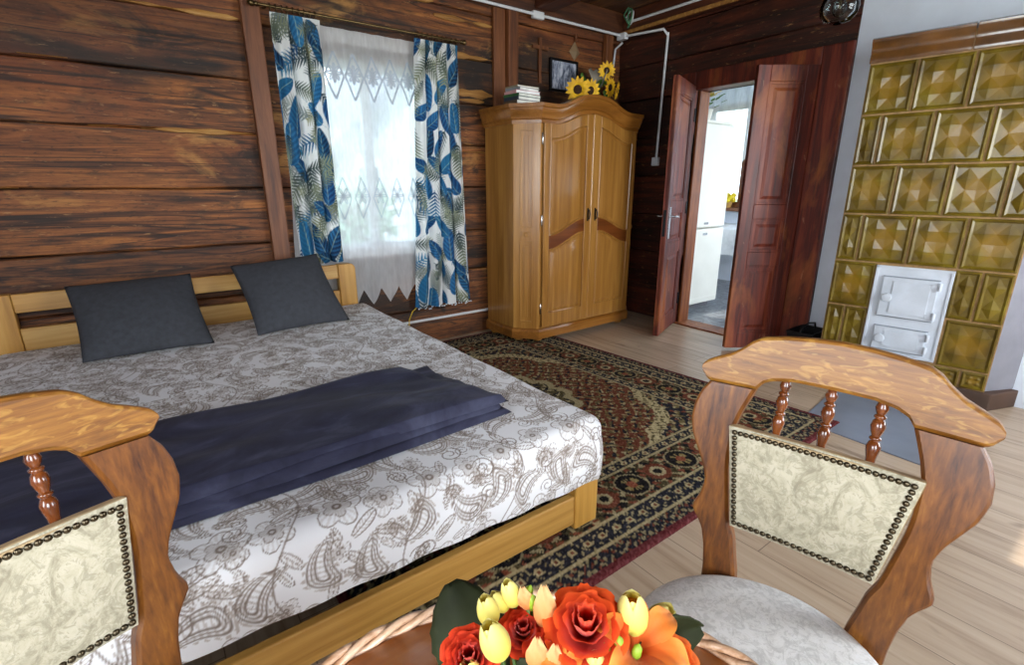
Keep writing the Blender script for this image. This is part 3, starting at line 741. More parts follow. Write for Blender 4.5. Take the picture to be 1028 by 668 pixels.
def wdoor(s0, s1, mirror):
    fs = (lambda s: s0+(s1-s0)*s) if not mirror else (lambda s: s1-(s1-s0)*s)      # s: 0 = hinge side, 1 = meeting side
    ztop = lambda s: ZS-.035 + arch(fs(s))*.92
    N_ = 16
    dr = empty('door', (0, 0, 0)); dr.parent = wd
    mb = MB(); T0, T1 = .003, .024
    # the slab in frame pieces: stiles, bottom rail, curved middle band, arched top rail
    def P(pts, d0, d1, tgt): tgt.prism([(fs(s), z) for s, z in pts], FW, d0, d1)
    zb = .135; a, c = .115, .87
    P([(0, zb), (1, zb)] + [(1-i/N_, ztop(1-i/N_)) for i in range(N_+1)], T0, T1-.010, mb)
    P([(0, zb), (a, zb), (a, ztop(a)), (0, ztop(0))], T0, T1, mb); P([(c, zb), (1, zb), (1, ztop(1)), (c, ztop(c))], T0, T1, mb)
    P([(a, zb), (c, zb), (c, zb+.11), (a, zb+.11)], T0, T1, mb)
    tl = lambda s: ztop(s)-.075-.06*(1-(2*(s-a)/(c-a)-1)**2)*0 - .03*(1-s)
    P([(a+(c-a)*i/N_, tl(a+(c-a)*i/N_)) for i in range(N_+1)] + [(c-(c-a)*i/N_, ztop(c-(c-a)*i/N_)) for i in range(N_+1)], T0, T1, mb)
    mb.build('door_frame', M['ward'], dr, bevel=.003)
    sg = lambda t: t*t*(3-2*t)
    bm0 = lambda s: .735+.115*sg((s-a)/(c-a)); bm1 = lambda s: bm0(s)+.105
    band = MB()
    P([(a+(c-a)*i/N_, bm0(a+(c-a)*i/N_)) for i in range(N_+1)] + [(c-(c-a)*i/N_, bm1(c-(c-a)*i/N_)) for i in range(N_+1)], T0, T1, band)
    band.build('middle_band', M['ward_dark'], dr, bevel=.003)
    for lo, hi in ((lambda s: zb+.11, bm0), (bm1, tl)):
        mo = MB(); g = .035; a2, c2 = a+g, c-g
        # moulding line along the edges, then the raised field
        lowc = [(a+(c-a)*i/N_, lo(a+(c-a)*i/N_)) for i in range(N_+1)]; upc = [(c-(c-a)*i/N_, hi(c-(c-a)*i/N_)) for i in range(N_+1)]
        ring = [FW(fs(s), z, T1-.001) for s, z in lowc+upc]
        mo.tube(ring, .007, 6, True)
        fld = lambda gg, d: [FW(fs(a+gg+(c-a-2*gg)*i/N_), lo(a+gg+(c-a-2*gg)*i/N_)+gg*.42, d) for i in range(N_+1)] + [FW(fs(c-gg-(c-a-2*gg)*i/N_), hi(c-gg-(c-a-2*gg)*i/N_)-gg*.42, d) for i in range(N_+1)]
        mo.strip([fld(.045, T1-.011), fld(.10, T1-.002)])
        mo.build('door_panel', M['ward'], dr, smooth=35)
    hs = fs(.94)
    hb = MB(); hb.prism([(hs-.006, .93), (hs+.006, .93), (hs+.008, .98), (hs+.006, 1.03), (hs-.006, 1.03), (hs-.008, .98)], FW, T1-.002, T1+.004)
    hb.tube([FW(hs, .945, T1), FW(hs, .95, T1+.02), FW(hs, .985, T1+.026), FW(hs, 1.015, T1+.016), FW(hs, 1.02, T1)], .005, 8)
    hb.build('handle', M['iron'], dr, smooth=40)
    for z in (.28, .95, 1.52):
        MB().lathe([(.004, z-.04), (.006, z-.036), (.006, z+.036), (.004, z+.04)], 10, FW(fs(-.012), 0, .008)).build('hinge', M['steel'], dr, smooth=40)
wdoor(.02, Lf/2-.012, False); wdoor(Lf/2+.012, Lf-.02, True)
MB().prism([(Lf/2-.013, .135), (Lf/2+.013, .135), (Lf/2+.013, ZS+.06), (Lf/2-.013, ZS+.06)], FW, .0, .03).build('meeting_strip', M['ward'], wd, bevel=.005)

# ---------------- things on the wardrobe (they rest on a dust board behind the crown)
ZT = ZS+.0965
MB().prism([(2.26, 3.38), (2.27, 3.06), (2.42, 2.93), (3.43, 2.94), (3.57, 3.08), (3.57, 3.38)], lambda x, y, d: (x, y, d), ZS+.02, ZT).build('dust_board', M['ward_x'], wd)
bk = [('brown hardback at the very bottom of the book stack on the wardrobe', '5a4634', 'e8e6dc', .22, .16, .026, .0),
      ('dark blue hardback second from the bottom of the wardrobe book stack', '2c3444', 'e8e6dc', .21, .16, .024, .06),
      ('slim green-backed book near the bottom of the wardrobe book stack', '2f5a2c', 'e8e6dc', .22, .16, .018, .10),
      ('white book with pink spine in the middle of the wardrobe book stack', 'd8a0a0', 'f0eeea', .21, .15, .022, -.05),
      ('grey book lying second from the top of the wardrobe book stack', '8a8c90', 'e8e6e0', .20, .145, .020, .15),
      ('thin tan booklet lying on top of the wardrobe book stack', '8f8266', 'dddad2', .20, .14, .012, .02)]
z = ZT+.001
for (lb, c1, c2, w, d, h, rz) in bk:
    t = thing('book', lb, 'book', (2.40, 3.10, z), rz, 'books on the wardrobe')
    m_ = plain('book_cover_'+c1, c1, .5)
    mb = MB(); mb.box(-w/2, w/2, -d/2, d/2, 0, .002); mb.box(-w/2, w/2, -d/2, d/2, h-.002, h); mb.box(-w/2, -w/2+.003, -d/2, d/2, .002, h-.002)
    mb.build('cover', m_, t, world=False); MB().box(-w/2+.003, w/2-.004, -d/2+.004, d/2-.004, .002, h-.002).build('pages', plain('book_pages_'+c1, c2, .8), t, world=False)
    z += h
# framed black and white picture hung on the logs
pf = thing('picture_frame', 'dark framed black-and-white picture hanging behind the sunflowers', 'picture frame', (3.105, YW-.014, 1.955))
mb = MB()
for q in ((-.155, .155, 0, .02), (-.155, .155, .23, .25), (-.155, -.135, .02, .23), (.135, .155, .02, .23)): mb.box(q[0], q[1], -.012, .01, q[2], q[3])
mb.build('frame', M['iron'], pf, world=False, bevel=.003)
m, nt, b = newmat('faded_photo_print'); f = noise(nt, coords(nt, 'Object', (1, 1, .35)), 26, 5, .7, .5)
r_ = ramp(nt, f, [(.38, '3c4252'), (.5, '8c93a4'), (.6, 'c4c8d4')]); nt.links.new(r_.outputs[0], b.inputs['Base Color']); b.inputs['Roughness'].default_value = .25
MB().box(-.135, .135, -.004, .006, .02, .23).build('print', m, pf, world=False)
# sunflowers
sf = thing('sunflower_bunch', 'bunch of yellow artificial sunflowers lying on the wardrobe crown', 'flowers', (3.05, 3.0, ZT))
def sunflower(c, ax, r):
    c = Vector(c); ax = Vector(ax).normalized(); e = ax.orthogonal().normalized(); g = ax.cross(e)
    h = empty('flower_head', c); h.parent = sf; h.location = Vector(c)-sf.location
    mb = MB()
    for ring, (n, rr, tilt) in enumerate(((14, r, .18), (12, r*.82, .38))):
        for k in range(n):
            a = 2*PI*(k+.5*ring)/n+random.uniform(-.1, .1); d = e*math.cos(a)+g*math.sin(a); w = ax.cross(d)
            rows = []
            for i in range(6):
                t = i/5; wd_ = rr*.17*math.sin(PI*(.18+.8*t))
                p = c+d*(rr*(.30+.70*t))+ax*(rr*tilt*math.sin(t*2)*.6)
                rows.append([p-w*wd_, p+ax*wd_*.25, p+w*wd_])
            mb.sheet(rows)
    mb.build('petals', M['sunpetal'], h, smooth=180)
    MB().lathe([(.001, .35*r*.5), (r*.2, r*.16), (r*.34, r*.1), (r*.36, 0), (r*.2, -r*.1)], 16, c, ax).build('disc', M['sundisc'], h, smooth=60)
M['sunpetal'] = plain('sunflower_petal', 'f2b71c', .6, 0, .1, 20); M['sundisc'] = plain('sunflower_disc', '3a2412', .9, 0, .3, 60, 0, .5)
dc = Vector((-.70, -.68, -.12))
for (u, v, dep, rr, j) in ((580, 90, 3.86, .083, (0, 0, 0)), (592.5, 91, 3.90, .075, (.55, -.1, 0)), (609, 71, 4.06, .062, (.35, .2, .1)), (602, 80, 4.1, .06, (.5, .3, .3)), (612, 88, 4.0, .065, (.9, -.3, .0)), (618.5, 91, 3.95, .06, (1.3, -.2, -.1))):
    sunflower(at(u, v, dep), dc+Vector(j), rr*1.18)
for (u, v, dep, rz, ln) in ((600, 84, 4.05, .4, .12), (588, 80, 4.1, 2.2, .11), (606, 92, 4.0, -.6, .10), (596, 97, 3.98, -1.2, .07)):
    p = at(u, v, dep); mb = MB(); rows = []
    for i in range(7):
        t = i/6; q = p+Vector((math.cos(rz)*ln*t, -.01*t, math.sin(rz)*ln*.6*t*(1-.5*t))); w = .03*math.sin(PI*min(1, t*.95+.05))
        rows.append([q+Vector((0, .01, w)), q+Vector((0, -.004, 0)), q+Vector((0, .01, -w))])
    mb.sheet(rows); mb.build('leaf', M['leaf_green'], sf, smooth=180)
for k in range(4):
    MB().tube([at(585+8*k, 92, 3.98), at(590+7*k, 97, 4.1), (3.0+.07*k, 3.12, ZT+.012), (3.02+.06*k, 3.2, ZT+.01)], .005, 6).build('stem', M['leaf_green'], sf, smooth=60)
mb = MB(); p0 = at(601, 84, 4.05); rows = []
for i in range(9):
    a = -.5+2.6*i/8
    rows.append([p0+Vector((.02*math.cos(a), .03*math.sin(a), -.03)), p0+Vector((.10*math.cos(a)-.02, .06*math.sin(a), .10+.02*(i % 2)))])
mb.sheet(rows); o = mb.build('wrapping_paper', plain('grey_tissue_paper', '8c8478', .7), sf, smooth=180)
m_ = o.modifiers.new('t', 'SOLIDIFY'); m_.thickness = .002
# wall ornaments
yw = YW-.002
cr = thing('wooden_cross', 'small dark wooden cross on the log wall left of the framed picture', 'cross', (2.845, YW, 2.06))
MB().box(2.832, 2.858, yw-.022, yw, 2.0, 2.33).build('upright', M['post'], cr, bevel=.003)
MB().box(2.765, 2.925, yw-.026, yw-.004, 2.245, 2.27).build('crossbar', M['post'], cr, bevel=.003)
orn = thing('diamond_ornament', 'pale wooden diamond ornament on the log wall above the sunflowers', 'ornament', (3.21, YW, 2.15))
mb = MB(); cx, z0, z1, w = 3.23, 2.215, 2.36, .06
zc = (z0+z1)/2-.01
mb.add([(cx, yw-.004, z0), (cx+w, yw-.004, zc), (cx, yw-.004, z1), (cx-w, yw-.004, zc), (cx, yw-.035, zc), (cx, yw, z0), (cx+w, yw, zc), (cx, yw, z1), (cx-w, yw, zc)],
       [(0, 1, 4), (1, 2, 4), (2, 3, 4), (3, 0, 4), (0, 5, 6, 1), (1, 6, 7, 2), (2, 7, 8, 3), (3, 8, 5, 0)])
mb.build('diamond_plate', plain('weathered_pale_wood', '8a7052', .6), orn)
MB().lathe([(.008, 0), (.014, .01), (.006, .025), (.011, .035), (.001, .06)], 12, (cx, yw-.014, z1-.004)).build('finial', M['post'], orn, smooth=50)

# ================================================================== tiled stove
SL, SR = Vector((3.482, 1.296, 0)), Vector((3.603, .488, 0))          # left and right front corners on the floor
es = (SR-SL).normalized(); WS = (SR-SL).length; ns = Vector((es.y, -es.x, 0))
if ns.x > 0: ns = -ns
def FS(s, z, d): return SL+es*s+ns*d+Vector((0, 0, z))
st = thing('tiled_stove', 'tall stove faced with glossy olive-brown relief tiles by the white wall', 'stove', (3.66, .9, 0))
foot = [SL-ns*.012, SR-ns*.012, Vector((XD-.004, SR.y-.085, 0)), Vector((XD-.004, SL.y+.05, 0))]
MB().prism([(p.x, p.y) for p in foot], lambda x, y, d: (x, y, d), .10, 1.95).build('stove_body', M['stove_core'], st, bevel=.004)
MB().prism([(p.x, p.y) for p in (FS(-.015, 0, .02), FS(WS+.03, 0, .02), Vector((XD-.004, SR.y-.11, 0)), Vector((XD-.004, SL.y+.06, 0)))], lambda x, y, d: (x, y, d), 0, .10).build('plinth', M['stove_base'], st, bevel=.006)
MB().prism([(0, .10), (WS, .10), (WS, 1.95), (0, 1.95)], FS, -.012, .004).build('grout_bed', M['grout'], st)
ZR = [.10, .205, .478, .755, 1.033, 1.308, 1.581, 1.848]
cols = {0: [0, .10, .225, .58, .703, WS], 1: [0, .10, .22, .585, WS], 2: [0, .22, .575, .69, WS], 3: [0, .108, .35, .58, WS], 4: [0, .225, .46, .692, WS], 5: [0, .106, .34, .575, .803, WS], 6: [0, .223, .455, .69, WS]}
# relief of one tile: raised rim, then a pinwheel of pyramids round a sunk centre
HT = {}
def relief(u, v):
    """height of a facet lattice at u, v in 0..1 (vertices on a 5 x 5 lattice)"""
    return LAT[int(round(v*4))][int(round(u*4))]
LAT = [[.010, .006, .016, .004, .010], [.004, .026, .008, .024, .016], [.016, .006, .000, .006, .016], [.016, .024, .008, .026, .004], [.010, .004, .016, .006, .010]]
mb = MB(); tint = []
def tile(s0, s1, z0, z1):
    g = .004; s0 += g; s1 -= g; z0 += g; z1 -= g
    def q(s, z, d): return FS(s, z, d)
    r1, r2 = .010, .020
    rings = [(0, .002), (.002, .010), (r1, .013), (r2, .006)]
    nb = len(mb.v); vs = []
    for o, d in rings: vs += [q(s0+o, z0+o, d), q(s1-o, z0+o, d), q(s1-o, z1-o, d), q(s0+o, z1-o, d)]
    fs = []
    for k in range(3):
        for i in range(4): fs.append((k*4+i, k*4+(i+1) % 4, (k+1)*4+(i+1) % 4, (k+1)*4+i))
    mb.add(vs, fs); tint.extend([.05]*len(vs))
    a0, a1, b0, b1 = s0+r2, s1-r2, z0+r2, z1-r2
    asp = (s1-s0)/(z1-z0); nu_ = 4 if asp > .62 else 2
    vs = []; tn = []
    for j in range(5):
        for i in range(nu_+1):
            u = i/4 if nu_ == 4 else (i/4+.0)
            d = LAT[j][i]*.29 if nu_ == 4 else LAT[j][i]*.5
            edge = i in (0, nu_) or j in (0, 4)
            vs.append(q(a0+(a1-a0)*i/nu_, b0+(b1-b0)*j/4, .006 if edge else .004+d*1.0)); tn.append(.75 if d < .003 and not edge else .1)
    fs = []
    n1 = nu_+1
    for j in range(4):
        for i in range(nu_):
            A, B, C_, D = j*n1+i, j*n1+i+1, (j+1)*n1+i+1, (j+1)*n1+i
            if (i+j) % 2: fs += [(A, B, C_), (A, C_, D)]
            else: fs += [(A, B, D), (B, C_, D)]
    mb.add(vs, fs); tint.extend(tn)
PLATE = (.222, .578, .218, .745)
for k in range(7):
    cs = cols[k]
    for i in range(len(cs)-1):
        s0, s1 = cs[i], cs[i+1]; z0, z1 = ZR[k], ZR[k+1]
        if s0 > .2 and s1 < .59 and k in (1, 2): continue
        if s1-s0 < .03: continue
        tile(s0, s1, z0, z1)
mb.build('tile_facing', M['glaze'], st, tint=tint)
mb = MB()
for s0, s1 in ((-.004, .428), (.434, WS+.012)):
    pr = [(0, 1.850), (.012, 1.852), (.016, 1.87), (.010, 1.90), (.016, 1.93), (.028, 1.95), (.030, 1.968), (.02, 1.976), (-.02, 1.976), (-.02, 1.85)]
    mb.strip([[FS(s, z, d) for d, z in pr] for s in (s0, s0+.004, s1-.004, s1)])
mb.build('cornice', M['glaze_brown'], st, smooth=50)
MB().prism([(p.x, p.y) for p in (FS(0, 0, .0), FS(WS, 0, .0), Vector((XD-.006, SR.y-.08, 0)), Vector((XD-.006, SL.y+.05, 0)))], lambda x, y, d: (x, y, d), 1.95, 1.972).build('top_slab', M['stove_core'], st)
# enamelled door plate
p0, p1, q0, q1 = PLATE
mb = MB(); mb.prism([(p0, q0), (p1, q0), (p1, q1), (p0, q1)], FS, .004, .017)
for a in ((p0, p1, q1-.014, q1), (p0, p1, q0, q0+.014), (p0, p0+.014, q0, q1), (p1-.014, p1, q0, q1)): mb.prism([(a[0], a[2]), (a[1], a[2]), (a[1], a[3]), (a[0], a[3])], FS, .017, .022)
mb.build('door_plate', M['white_paint'], st, bevel=.002)
for nm, (a0, a1, b0, b1), kz, ks in (('firebox_door', (.268, .522, .452, .682), .565, .302), ('ash_door', (.272, .520, .250, .385), .318, .308)):
    d = empty('%s' % nm, (0, 0, 0)); d.parent = st
    mb = MB(); mb.prism([(a0, b0), (a1, b0), (a1, b1), (a0, b1)], FS, .017, .030)
    mb.prism([(a0+.05, b0+.02), (a1-.03, b0+.02), (a1-.03, b1-.02), (a0+.05, b1-.02)], FS, .030, .034)
    mb.build('door_panel', M['white_paint'], d, bevel=.003)
    mb = MB()
    for a in ((a0-.005, a1+.005, b1+.001, b1+.006), (a0-.005, a1+.005, b0-.006, b0-.001)): mb.prism([(a[0], a[2]), (a[1], a[2]), (a[1], a[3]), (a[0], a[3])], FS, .017, .024)
    mb.build('rim', plain('grey_enamel_edge', '8a929c', .4), d)
    MB().lathe([(.01, 0), (.012, .012), (.024, .016), (.028, .024), (.024, .032), (.006, .034)], 8, FS(ks, kz, .030), ns).build('knob', M['white_paint'], d)
    for z in (b0+.03, b1-.03):
        mb = MB(); mb.prism([(a1-.03, z-.012), (a1+.018, z-.012), (a1+.018, z+.012), (a1-.03, z+.012)], FS, .030, .036)
        mb.lathe([(.007, -.022), (.009, -.018), (.009, .018), (.007, .022)], 10, FS(a1+.008, z, .037)); mb.build('hinge', M['white_paint'], d, smooth=40)
# floor sheet before the stove
pl = thing('floor_plate', 'grey sheet metal plate on the floor before the tiled stove', 'metal plate', (3.1, .75, 0))
MB().prism([(2.62, .38), (3.44, .47), (3.36, 1.10), (2.66, 1.02)], lambda x, y, d: (x, y, d), .0, .005).build('sheet', M['zinc'], pl)
# black coal box beside the stove, only its rim shows
cb = thing('coal_scuttle', 'black iron coal scuttle between the open door and the stove', 'scuttle', (3.6, 1.44, 0))
mb = MB(); bx = [(3.50, 1.36), (3.74, 1.36), (3.74, 1.52), (3.50, 1.52)]
cx, cy = 3.62, 1.44
def rect(k, z): return [Vector((cx+(x-cx)*k, cy+(y-cy)*k, z)) for x, y in bx]
mb.strip([rect(.8, 0), rect(1.0, .22), rect(1.05, .225), rect(1.05, .24), rect(.98, .24), rect(.78, .02)]); mb.build('bucket', M['iron'], cb)
MB().tube([(3.50+.0, 1.44, .23), (3.52, 1.44, .27), (3.62, 1.44, .285), (3.72, 1.44, .27), (3.74, 1.44, .23)], .007, 8).build('handle', M['iron'], cb, smooth=50)

# ================================================================== bed
bed = thing('bed_frame', 'pine double bed frame with slatted headboard against the log wall', 'bed', (.27, 2.2, 0))
HY0, HY1 = 3.345, 3.385
def post(x0, x1, flip):
    r = .035; zf = .0105 if x0 > .3 else 0; pts = [(x0, zf), (x1, zf)]
    if flip: pts += [(x1, .70-r)] + [(x1-r+r*math.cos(a), .70-r+r*math.sin(a)) for a in (R(15*k) for k in range(1, 7))] + [(x0, .70)]
    else: pts += [(x1, .70)] + [(x0+r-r*math.sin(a), .70-r+r*math.cos(a)) for a in (R(15*k) for k in range(7))]
    MB().prism(pts, lambda x, z, d: (x, d, z), HY0-.01, HY1+.01).build('headboard_post', M['pine_z'], bed, bevel=.006)
post(1.04, 1.155, True); post(-.655, -.54, False)
for z0, z1 in ((.605, .698), (.40, .525), (.12, .24)):
    MB().box(-.54, 1.04, HY0, HY1-.01, z0, z1).build('headboard_rail', M['pine'], bed, bevel=.005)
BY = 1.085
for x0, x1 in ((1.085, 1.195), (-.66, -.55)):
    MB().box(x0, x1, BY, BY+.05, .0105 if x0 > .3 else 0, .198).build('leg', M['pine_z'], bed, bevel=.006)
MB().box(-.55, 1.085, BY+.006, BY+.036, .030, .146).build('foot_rail', M['pine'], bed, bevel=.005)
M['pine_y'] = wood('pine_bed_wood_long', [(.25, '9c6a26'), (.5, 'bf8c3e'), (.75, 'd6a859')], 'Y', .8, .38, .2, None, .08, .05, .8)
MB().box(1.13, 1.165, BY+.05, HY0-.01, .035, .187).build('side_rail', M['pine_y'], bed, bevel=.005)
MB().box(-.64, -.605, BY+.05, HY0-.01, .035, .187).build('side_rail', M['pine_y'], bed, bevel=.005)
for i in range(12):
    y = 1.28+i*.175; MB().box(-.605, 1.13, y, y+.07, .172, .198).build('slat', M['pine'], bed)
# mattress in its printed sheet
MX0, MX1, MY0, MY1, MZ0, MZ1 = -.655, 1.205, 1.062, 3.312, .202, .432
ext = .27; res = .005; rd = .055
W_, H_ = MX1-MX0+2*ext-2*rd, MY1-MY0+2*ext-2*rd
cv = Canvas(W_, H_, res, (232, 232, 234), np.linspace(0, W_, int(W_/.0034)), np.concatenate([np.arange(0, .80, .003), np.linspace(.80, H_, int((H_-.80)/.0062))]))
LC, LC2 = (122, 108, 98), (178, 167, 158)
def m_flower(u, v):
    r = np.hypot(u, v); th = np.arctan2(v, u); w = .024
    pe = .62+.30*np.abs(np.cos(2.5*th)); pe2 = .34+.18*np.abs(np.cos(2.5*th+.8))
    fill = sm(r-pe, .05)*.3*(np.sin(th*22) > .1)
    fill2 = sm(r-pe2, .05)*.22
    line = np.maximum(sm(np.abs(r-pe)-w, .03), sm(np.abs(r-pe2)-w*.8, .03))
    line = np.maximum(line, sm(np.abs(r-.13)-.05, .03))
    return [(LC2, fill), (LC, fill2), (LC, line*.95)]
def m_paisley(u, v):
    x = u+.55*v*v-.1; y = v
    wdt = np.clip(.5*(1-(y*.5+.35)), .02, 2)*1.15
    d = np.hypot(x/np.maximum(wdt, .02), np.clip(np.abs(y)-.45, 0, 9)*2.4)
    o = np.zeros_like(u)
    for lv, w in ((.95, .07), (.66, .05), (.38, .08)): o = np.maximum(o, sm(np.abs(d-lv)-w, .1))
    hatch = sm(d-.95, .1)*(np.sin(y*38) > .45)*.55
    dots = (np.abs(d-1.22) < .10)*(np.sin(y*26) > 0)
    return [(LC2, np.maximum(hatch, dots*.8)*(np.abs(y) < 1)), (LC, o*.95*(np.abs(y) < 1.05))]
def m_leaf(u, v):
    wdt = .34*np.sqrt(np.clip(1-u*u, 0, 1)); e = np.abs(np.abs(v)-wdt)
    o = np.maximum(sm(e-.035, .03)*(np.abs(u) < .98), sm(np.abs(v)-.025, .03)*(np.abs(u) < .95))
    ve = sm(np.abs(v)-wdt, .03)*(np.sin((u-np.abs(v))*26) > .35)*.6
    return [(LC2, ve), (LC, o*.95)]
def m_curl(u, v):
    r = np.hypot(u, v); th = np.arctan2(v, u); q = (r*2.1 - th/(2*PI)) % 1.0
    return [(LC, sm(np.abs(q-.5)-.10, .06)*(r < .9)*(r > .12))]
rg = random.Random(21)
g = .128; k = 0
for i in range(int(W_/g)+2):
    for j in range(int(H_/g)+2):
        x = (i+.5*(j % 2))*g+rg.uniform(-.02, .02); y = j*g+rg.uniform(-.02, .02)
        t = (i*2+j) % 4
        if t == 0: cv.stamp(x, y, .068, rg.uniform(0, 6.3), m_flower)
        elif t in (1, 3): cv.stamp(x, y, .076, rg.uniform(0, 6.3), m_paisley, rg.choice([1, -1]))
        else: cv.stamp(x, y, .055, rg.uniform(0, 6.3), m_flower)
        for q in range(4):
            a = rg.uniform(0, 6.3); cv.stamp(x+.085*math.cos(a), y+.085*math.sin(a), rg.uniform(.026, .044), rg.uniform(0, 6.3), rg.choice([m_leaf, m_leaf, m_curl, m_flower, m_paisley]))
# wandering stems
for i in range(int(W_/.31)+1):
    xx = .1+i*.31; wv = .05*np.sin(cv.Y*14+i); d = np.abs(cv.X-xx-wv)
    al = sm(d-.0022, .002)[..., None]*.8; cv.a = cv.a*(1-al)+np.array(LC)/255.*al
px = MX0+rd + np.clip(cv.X-ext, 0, MX1-MX0-2*rd); py = MY0+rd + np.clip(cv.Y-ext, 0, MY1-MY0-2*rd)
ox = cv.X-ext-(px-MX0-rd); oy = cv.Y-ext-(py-MY0-rd); dd = np.hypot(ox, oy); dn_ = np.maximum(dd, 1e-9)
arc = rd*PI/2; ang = np.clip(dd/rd, 0, PI/2)
hor = rd*np.sin(ang); drop = rd*(1-np.cos(ang)) + np.clip(dd-arc, 0, None); drop = np.minimum(drop, MZ1-(.206+.04*np.clip((1.12-px)/1.2, 0, 1)))
side = np.clip((dd-arc)/.05, 0, 1)
wr = .0035*np.sin(cv.X*31+1.5*np.sin(cv.Y*6))*side*np.clip(drop/.2, 0, 1) + .004*np.sin(cv.X*9+cv.Y*5)*np.sin(cv.Y*7-cv.X*3)*(1-side)
hor = hor + side*(.012*np.sin(np.clip((drop-rd)/.19, 0, 1)*PI)) + wr*side
Z = MZ1-drop + wr*(1-side) + .003*np.sin(np.clip((px-MX0)/(MX1-MX0), 0, 1)*PI)*np.sin(np.clip((py-MY0)/(MY1-MY0), 0, 1)*PI)*(1-side)
P = np.stack([px+ox/dn_*hor, py+oy/dn_*hor, Z], -1)
mt = thing('mattress', 'thick mattress in a white sheet printed with grey paisley flowers', 'mattress', (.27, 2.2, .19))
grid_obj('fitted_sheet', P, M['print'], cv.a, mt)
MB().box(MX0+.06, MX1-.06, MY0+.06, MY1-.06, MZ0-.002, MZ0+.1).build('mattress_core', plain('mattress_gap_shade', '3c302a', .9), mt)  # dark core colour stands in for shade in the gap above the rail

# cushions
def cushion(label, bl, br, tl, tr, puff):
    bl, br, tl, tr = map(Vector, (bl, br, tl, tr)); c = (bl+br)/2
    t = thing('cushion', label, 'cushion', c, group='charcoal cushions')
    nrm = (br-bl).cross(tl-bl).normalized(); n = 28; mb = MB()
    for sg in (1, -1):
        P = []
        for i in range(n+1):
            row = []
            for j in range(n+1):
                u, v = i/n, j/n
                # the cloth pulls in between the corners
                uu = u + (.5-u)*.05*math.sin(PI*v)*abs(2*u-1); vv = v + (.5-v)*.05*math.sin(PI*u)*abs(2*v-1)
                p = bl*(1-uu)*(1-vv)+br*uu*(1-vv)+tl*(1-uu)*vv+tr*uu*vv
                h = puff*(max(0, math.sin(PI*u)*math.sin(PI*v)))**.55 * (1+.06*math.sin(7*u+3*v))
                row.append(p+nrm*sg*h)
            P.append(row)
        mb.sheet(P)
    o = mb.build('cover', M['charcoal'], t, smooth=180)
    bm = bmesh.new(); bm.from_mesh(o.data); bmesh.ops.remove_doubles(bm, verts=bm.verts, dist=.0006); bmesh.ops.recalc_face_normals(bm, faces=bm.faces); bm.to_mesh(o.data); bm.free()
    ring = [bl+(br-bl)*(i/20) for i in range(21)]
    return t
cushion('charcoal square cushion on the left, leaning on the headboard', (-.288, 2.815, .447), (.226, 2.81, .444), (-.325, 3.215, .735), (.202, 3.215, .745), .085)
cushion('charcoal square cushion on the right, nearest the window curtain', (.425, 2.81, .446), (.925, 2.845, .444), (.395, 3.205, .77), (.875, 3.205, .80), .085)

# folded throw
th = thing('throw_blanket', 'folded dark navy plush throw lying across the foot of the bed', 'blanket', (.18, 1.5, .44))
def slab(q, z0, z1, nm, seed, par=th):
    a, b2, c, d = [Vector((*p, 0)) for p in q]; n1, n2 = 70, 40; hz = z1-z0
    def top(i, j):
        u, v = i/n1, j/n2
        p = a*(1-u)*(1-v)+b2*u*(1-v)+c*u*v+d*(1-u)*v
        eu = min(u, 1-u)*(b2-a).length; ev = min(v, 1-v)*(d-a).length; e = min(eu, ev); r = hz*.6
        k = math.sqrt(max(0, 1-(1-min(1, e/r))**2))
        s = seed
        w = .006*math.sin(5*u+s+5*v+1.2*math.sin(3*v+4*u))+.005*math.sin(7*v+6*u+s)*math.sin(9*u+s)+.003*math.sin(15*u-8*v+s*2+math.sin(9*v)) + .0022*math.sin(23*v+17*u+2*math.sin(7*u))*math.sin(6*u-2*v)
        p.x += .006*math.sin(11*v+s); p.y += .008*math.sin(6*u+s)
        return p+Vector((0, 0, z0+(hz+w)*k))
    P = [[top(i, j) for j in range(n2+1)] for i in range(n1+1)]
    mb = MB(); mb.sheet(P)
    bot = [P[i][0] for i in range(n1+1)]+[P[n1][j] for j in range(1, n2+1)]+[P[i][n2] for i in range(n1-1, -1, -1)]+[P[0][j] for j in range(n2-1, 0, -1)]
    mb.add([Vector((p.x, p.y, z0)) for p in bot], [tuple(range(len(bot)))])
    return mb.build(nm, M['throw'], par, smooth=180)
slab([(-.62, 1.235), (.945, 1.275), (.93, 1.75), (-.60, 1.79)], .440, .463, 'lower_fold', 1.0)
slab([(-.62, 1.245), (.925, 1.29), (.89, 1.775), (-.60, 1.80)], .458, .484, 'middle_fold', 2.7)
slab([(-.62, 1.255), (.955, 1.30), (.77, 1.79), (-.60, 1.79)], .478, .503, 'upper_fold', 4.1)

# ================================================================== rug
Q = [(.30, .862), (2.80, .875), (2.60, 3.39), (.30, 3.39)]     # corners on the floor
LW, LH, res = 2.42, 2.52, .0065
cv = Canvas(LW, LH, res, (78, 40, 32)); X, Y = cv.X, cv.Y
NA, RU, OL, CR, BR_, DK = [np.array(c)/255. for c in ((38, 38, 46), (112, 62, 44), (118, 104, 68), (192, 176, 134), (90, 58, 42), (28, 25, 26))]
def put(mask, col): cv.a = cv.a*(1-np.clip(mask, 0, 1)[..., None]) + col*np.clip(mask, 0, 1)[..., None]
ex = np.minimum(X, LW-X); ey = np.minimum(Y, LH-Y); e = np.minimum(ex, ey); along = np.where(ex < ey, Y, X)
wx = X+.012*np.sin(Y*23)+.008*np.sin(Y*57); wy = Y+.012*np.sin(X*23)+.008*np.sin(X*61)
def florets(sc, thr, ph=0.0): return np.sin(wx*sc*1.3+ph)*np.sin(wy*sc*1.4+ph)+.55*np.sin(wx*sc*2.3+1+ph)*np.sin(wy*sc*2.1+2)+.3*np.sin(wx*sc*4.1)*np.sin(wy*sc*4.3) > thr
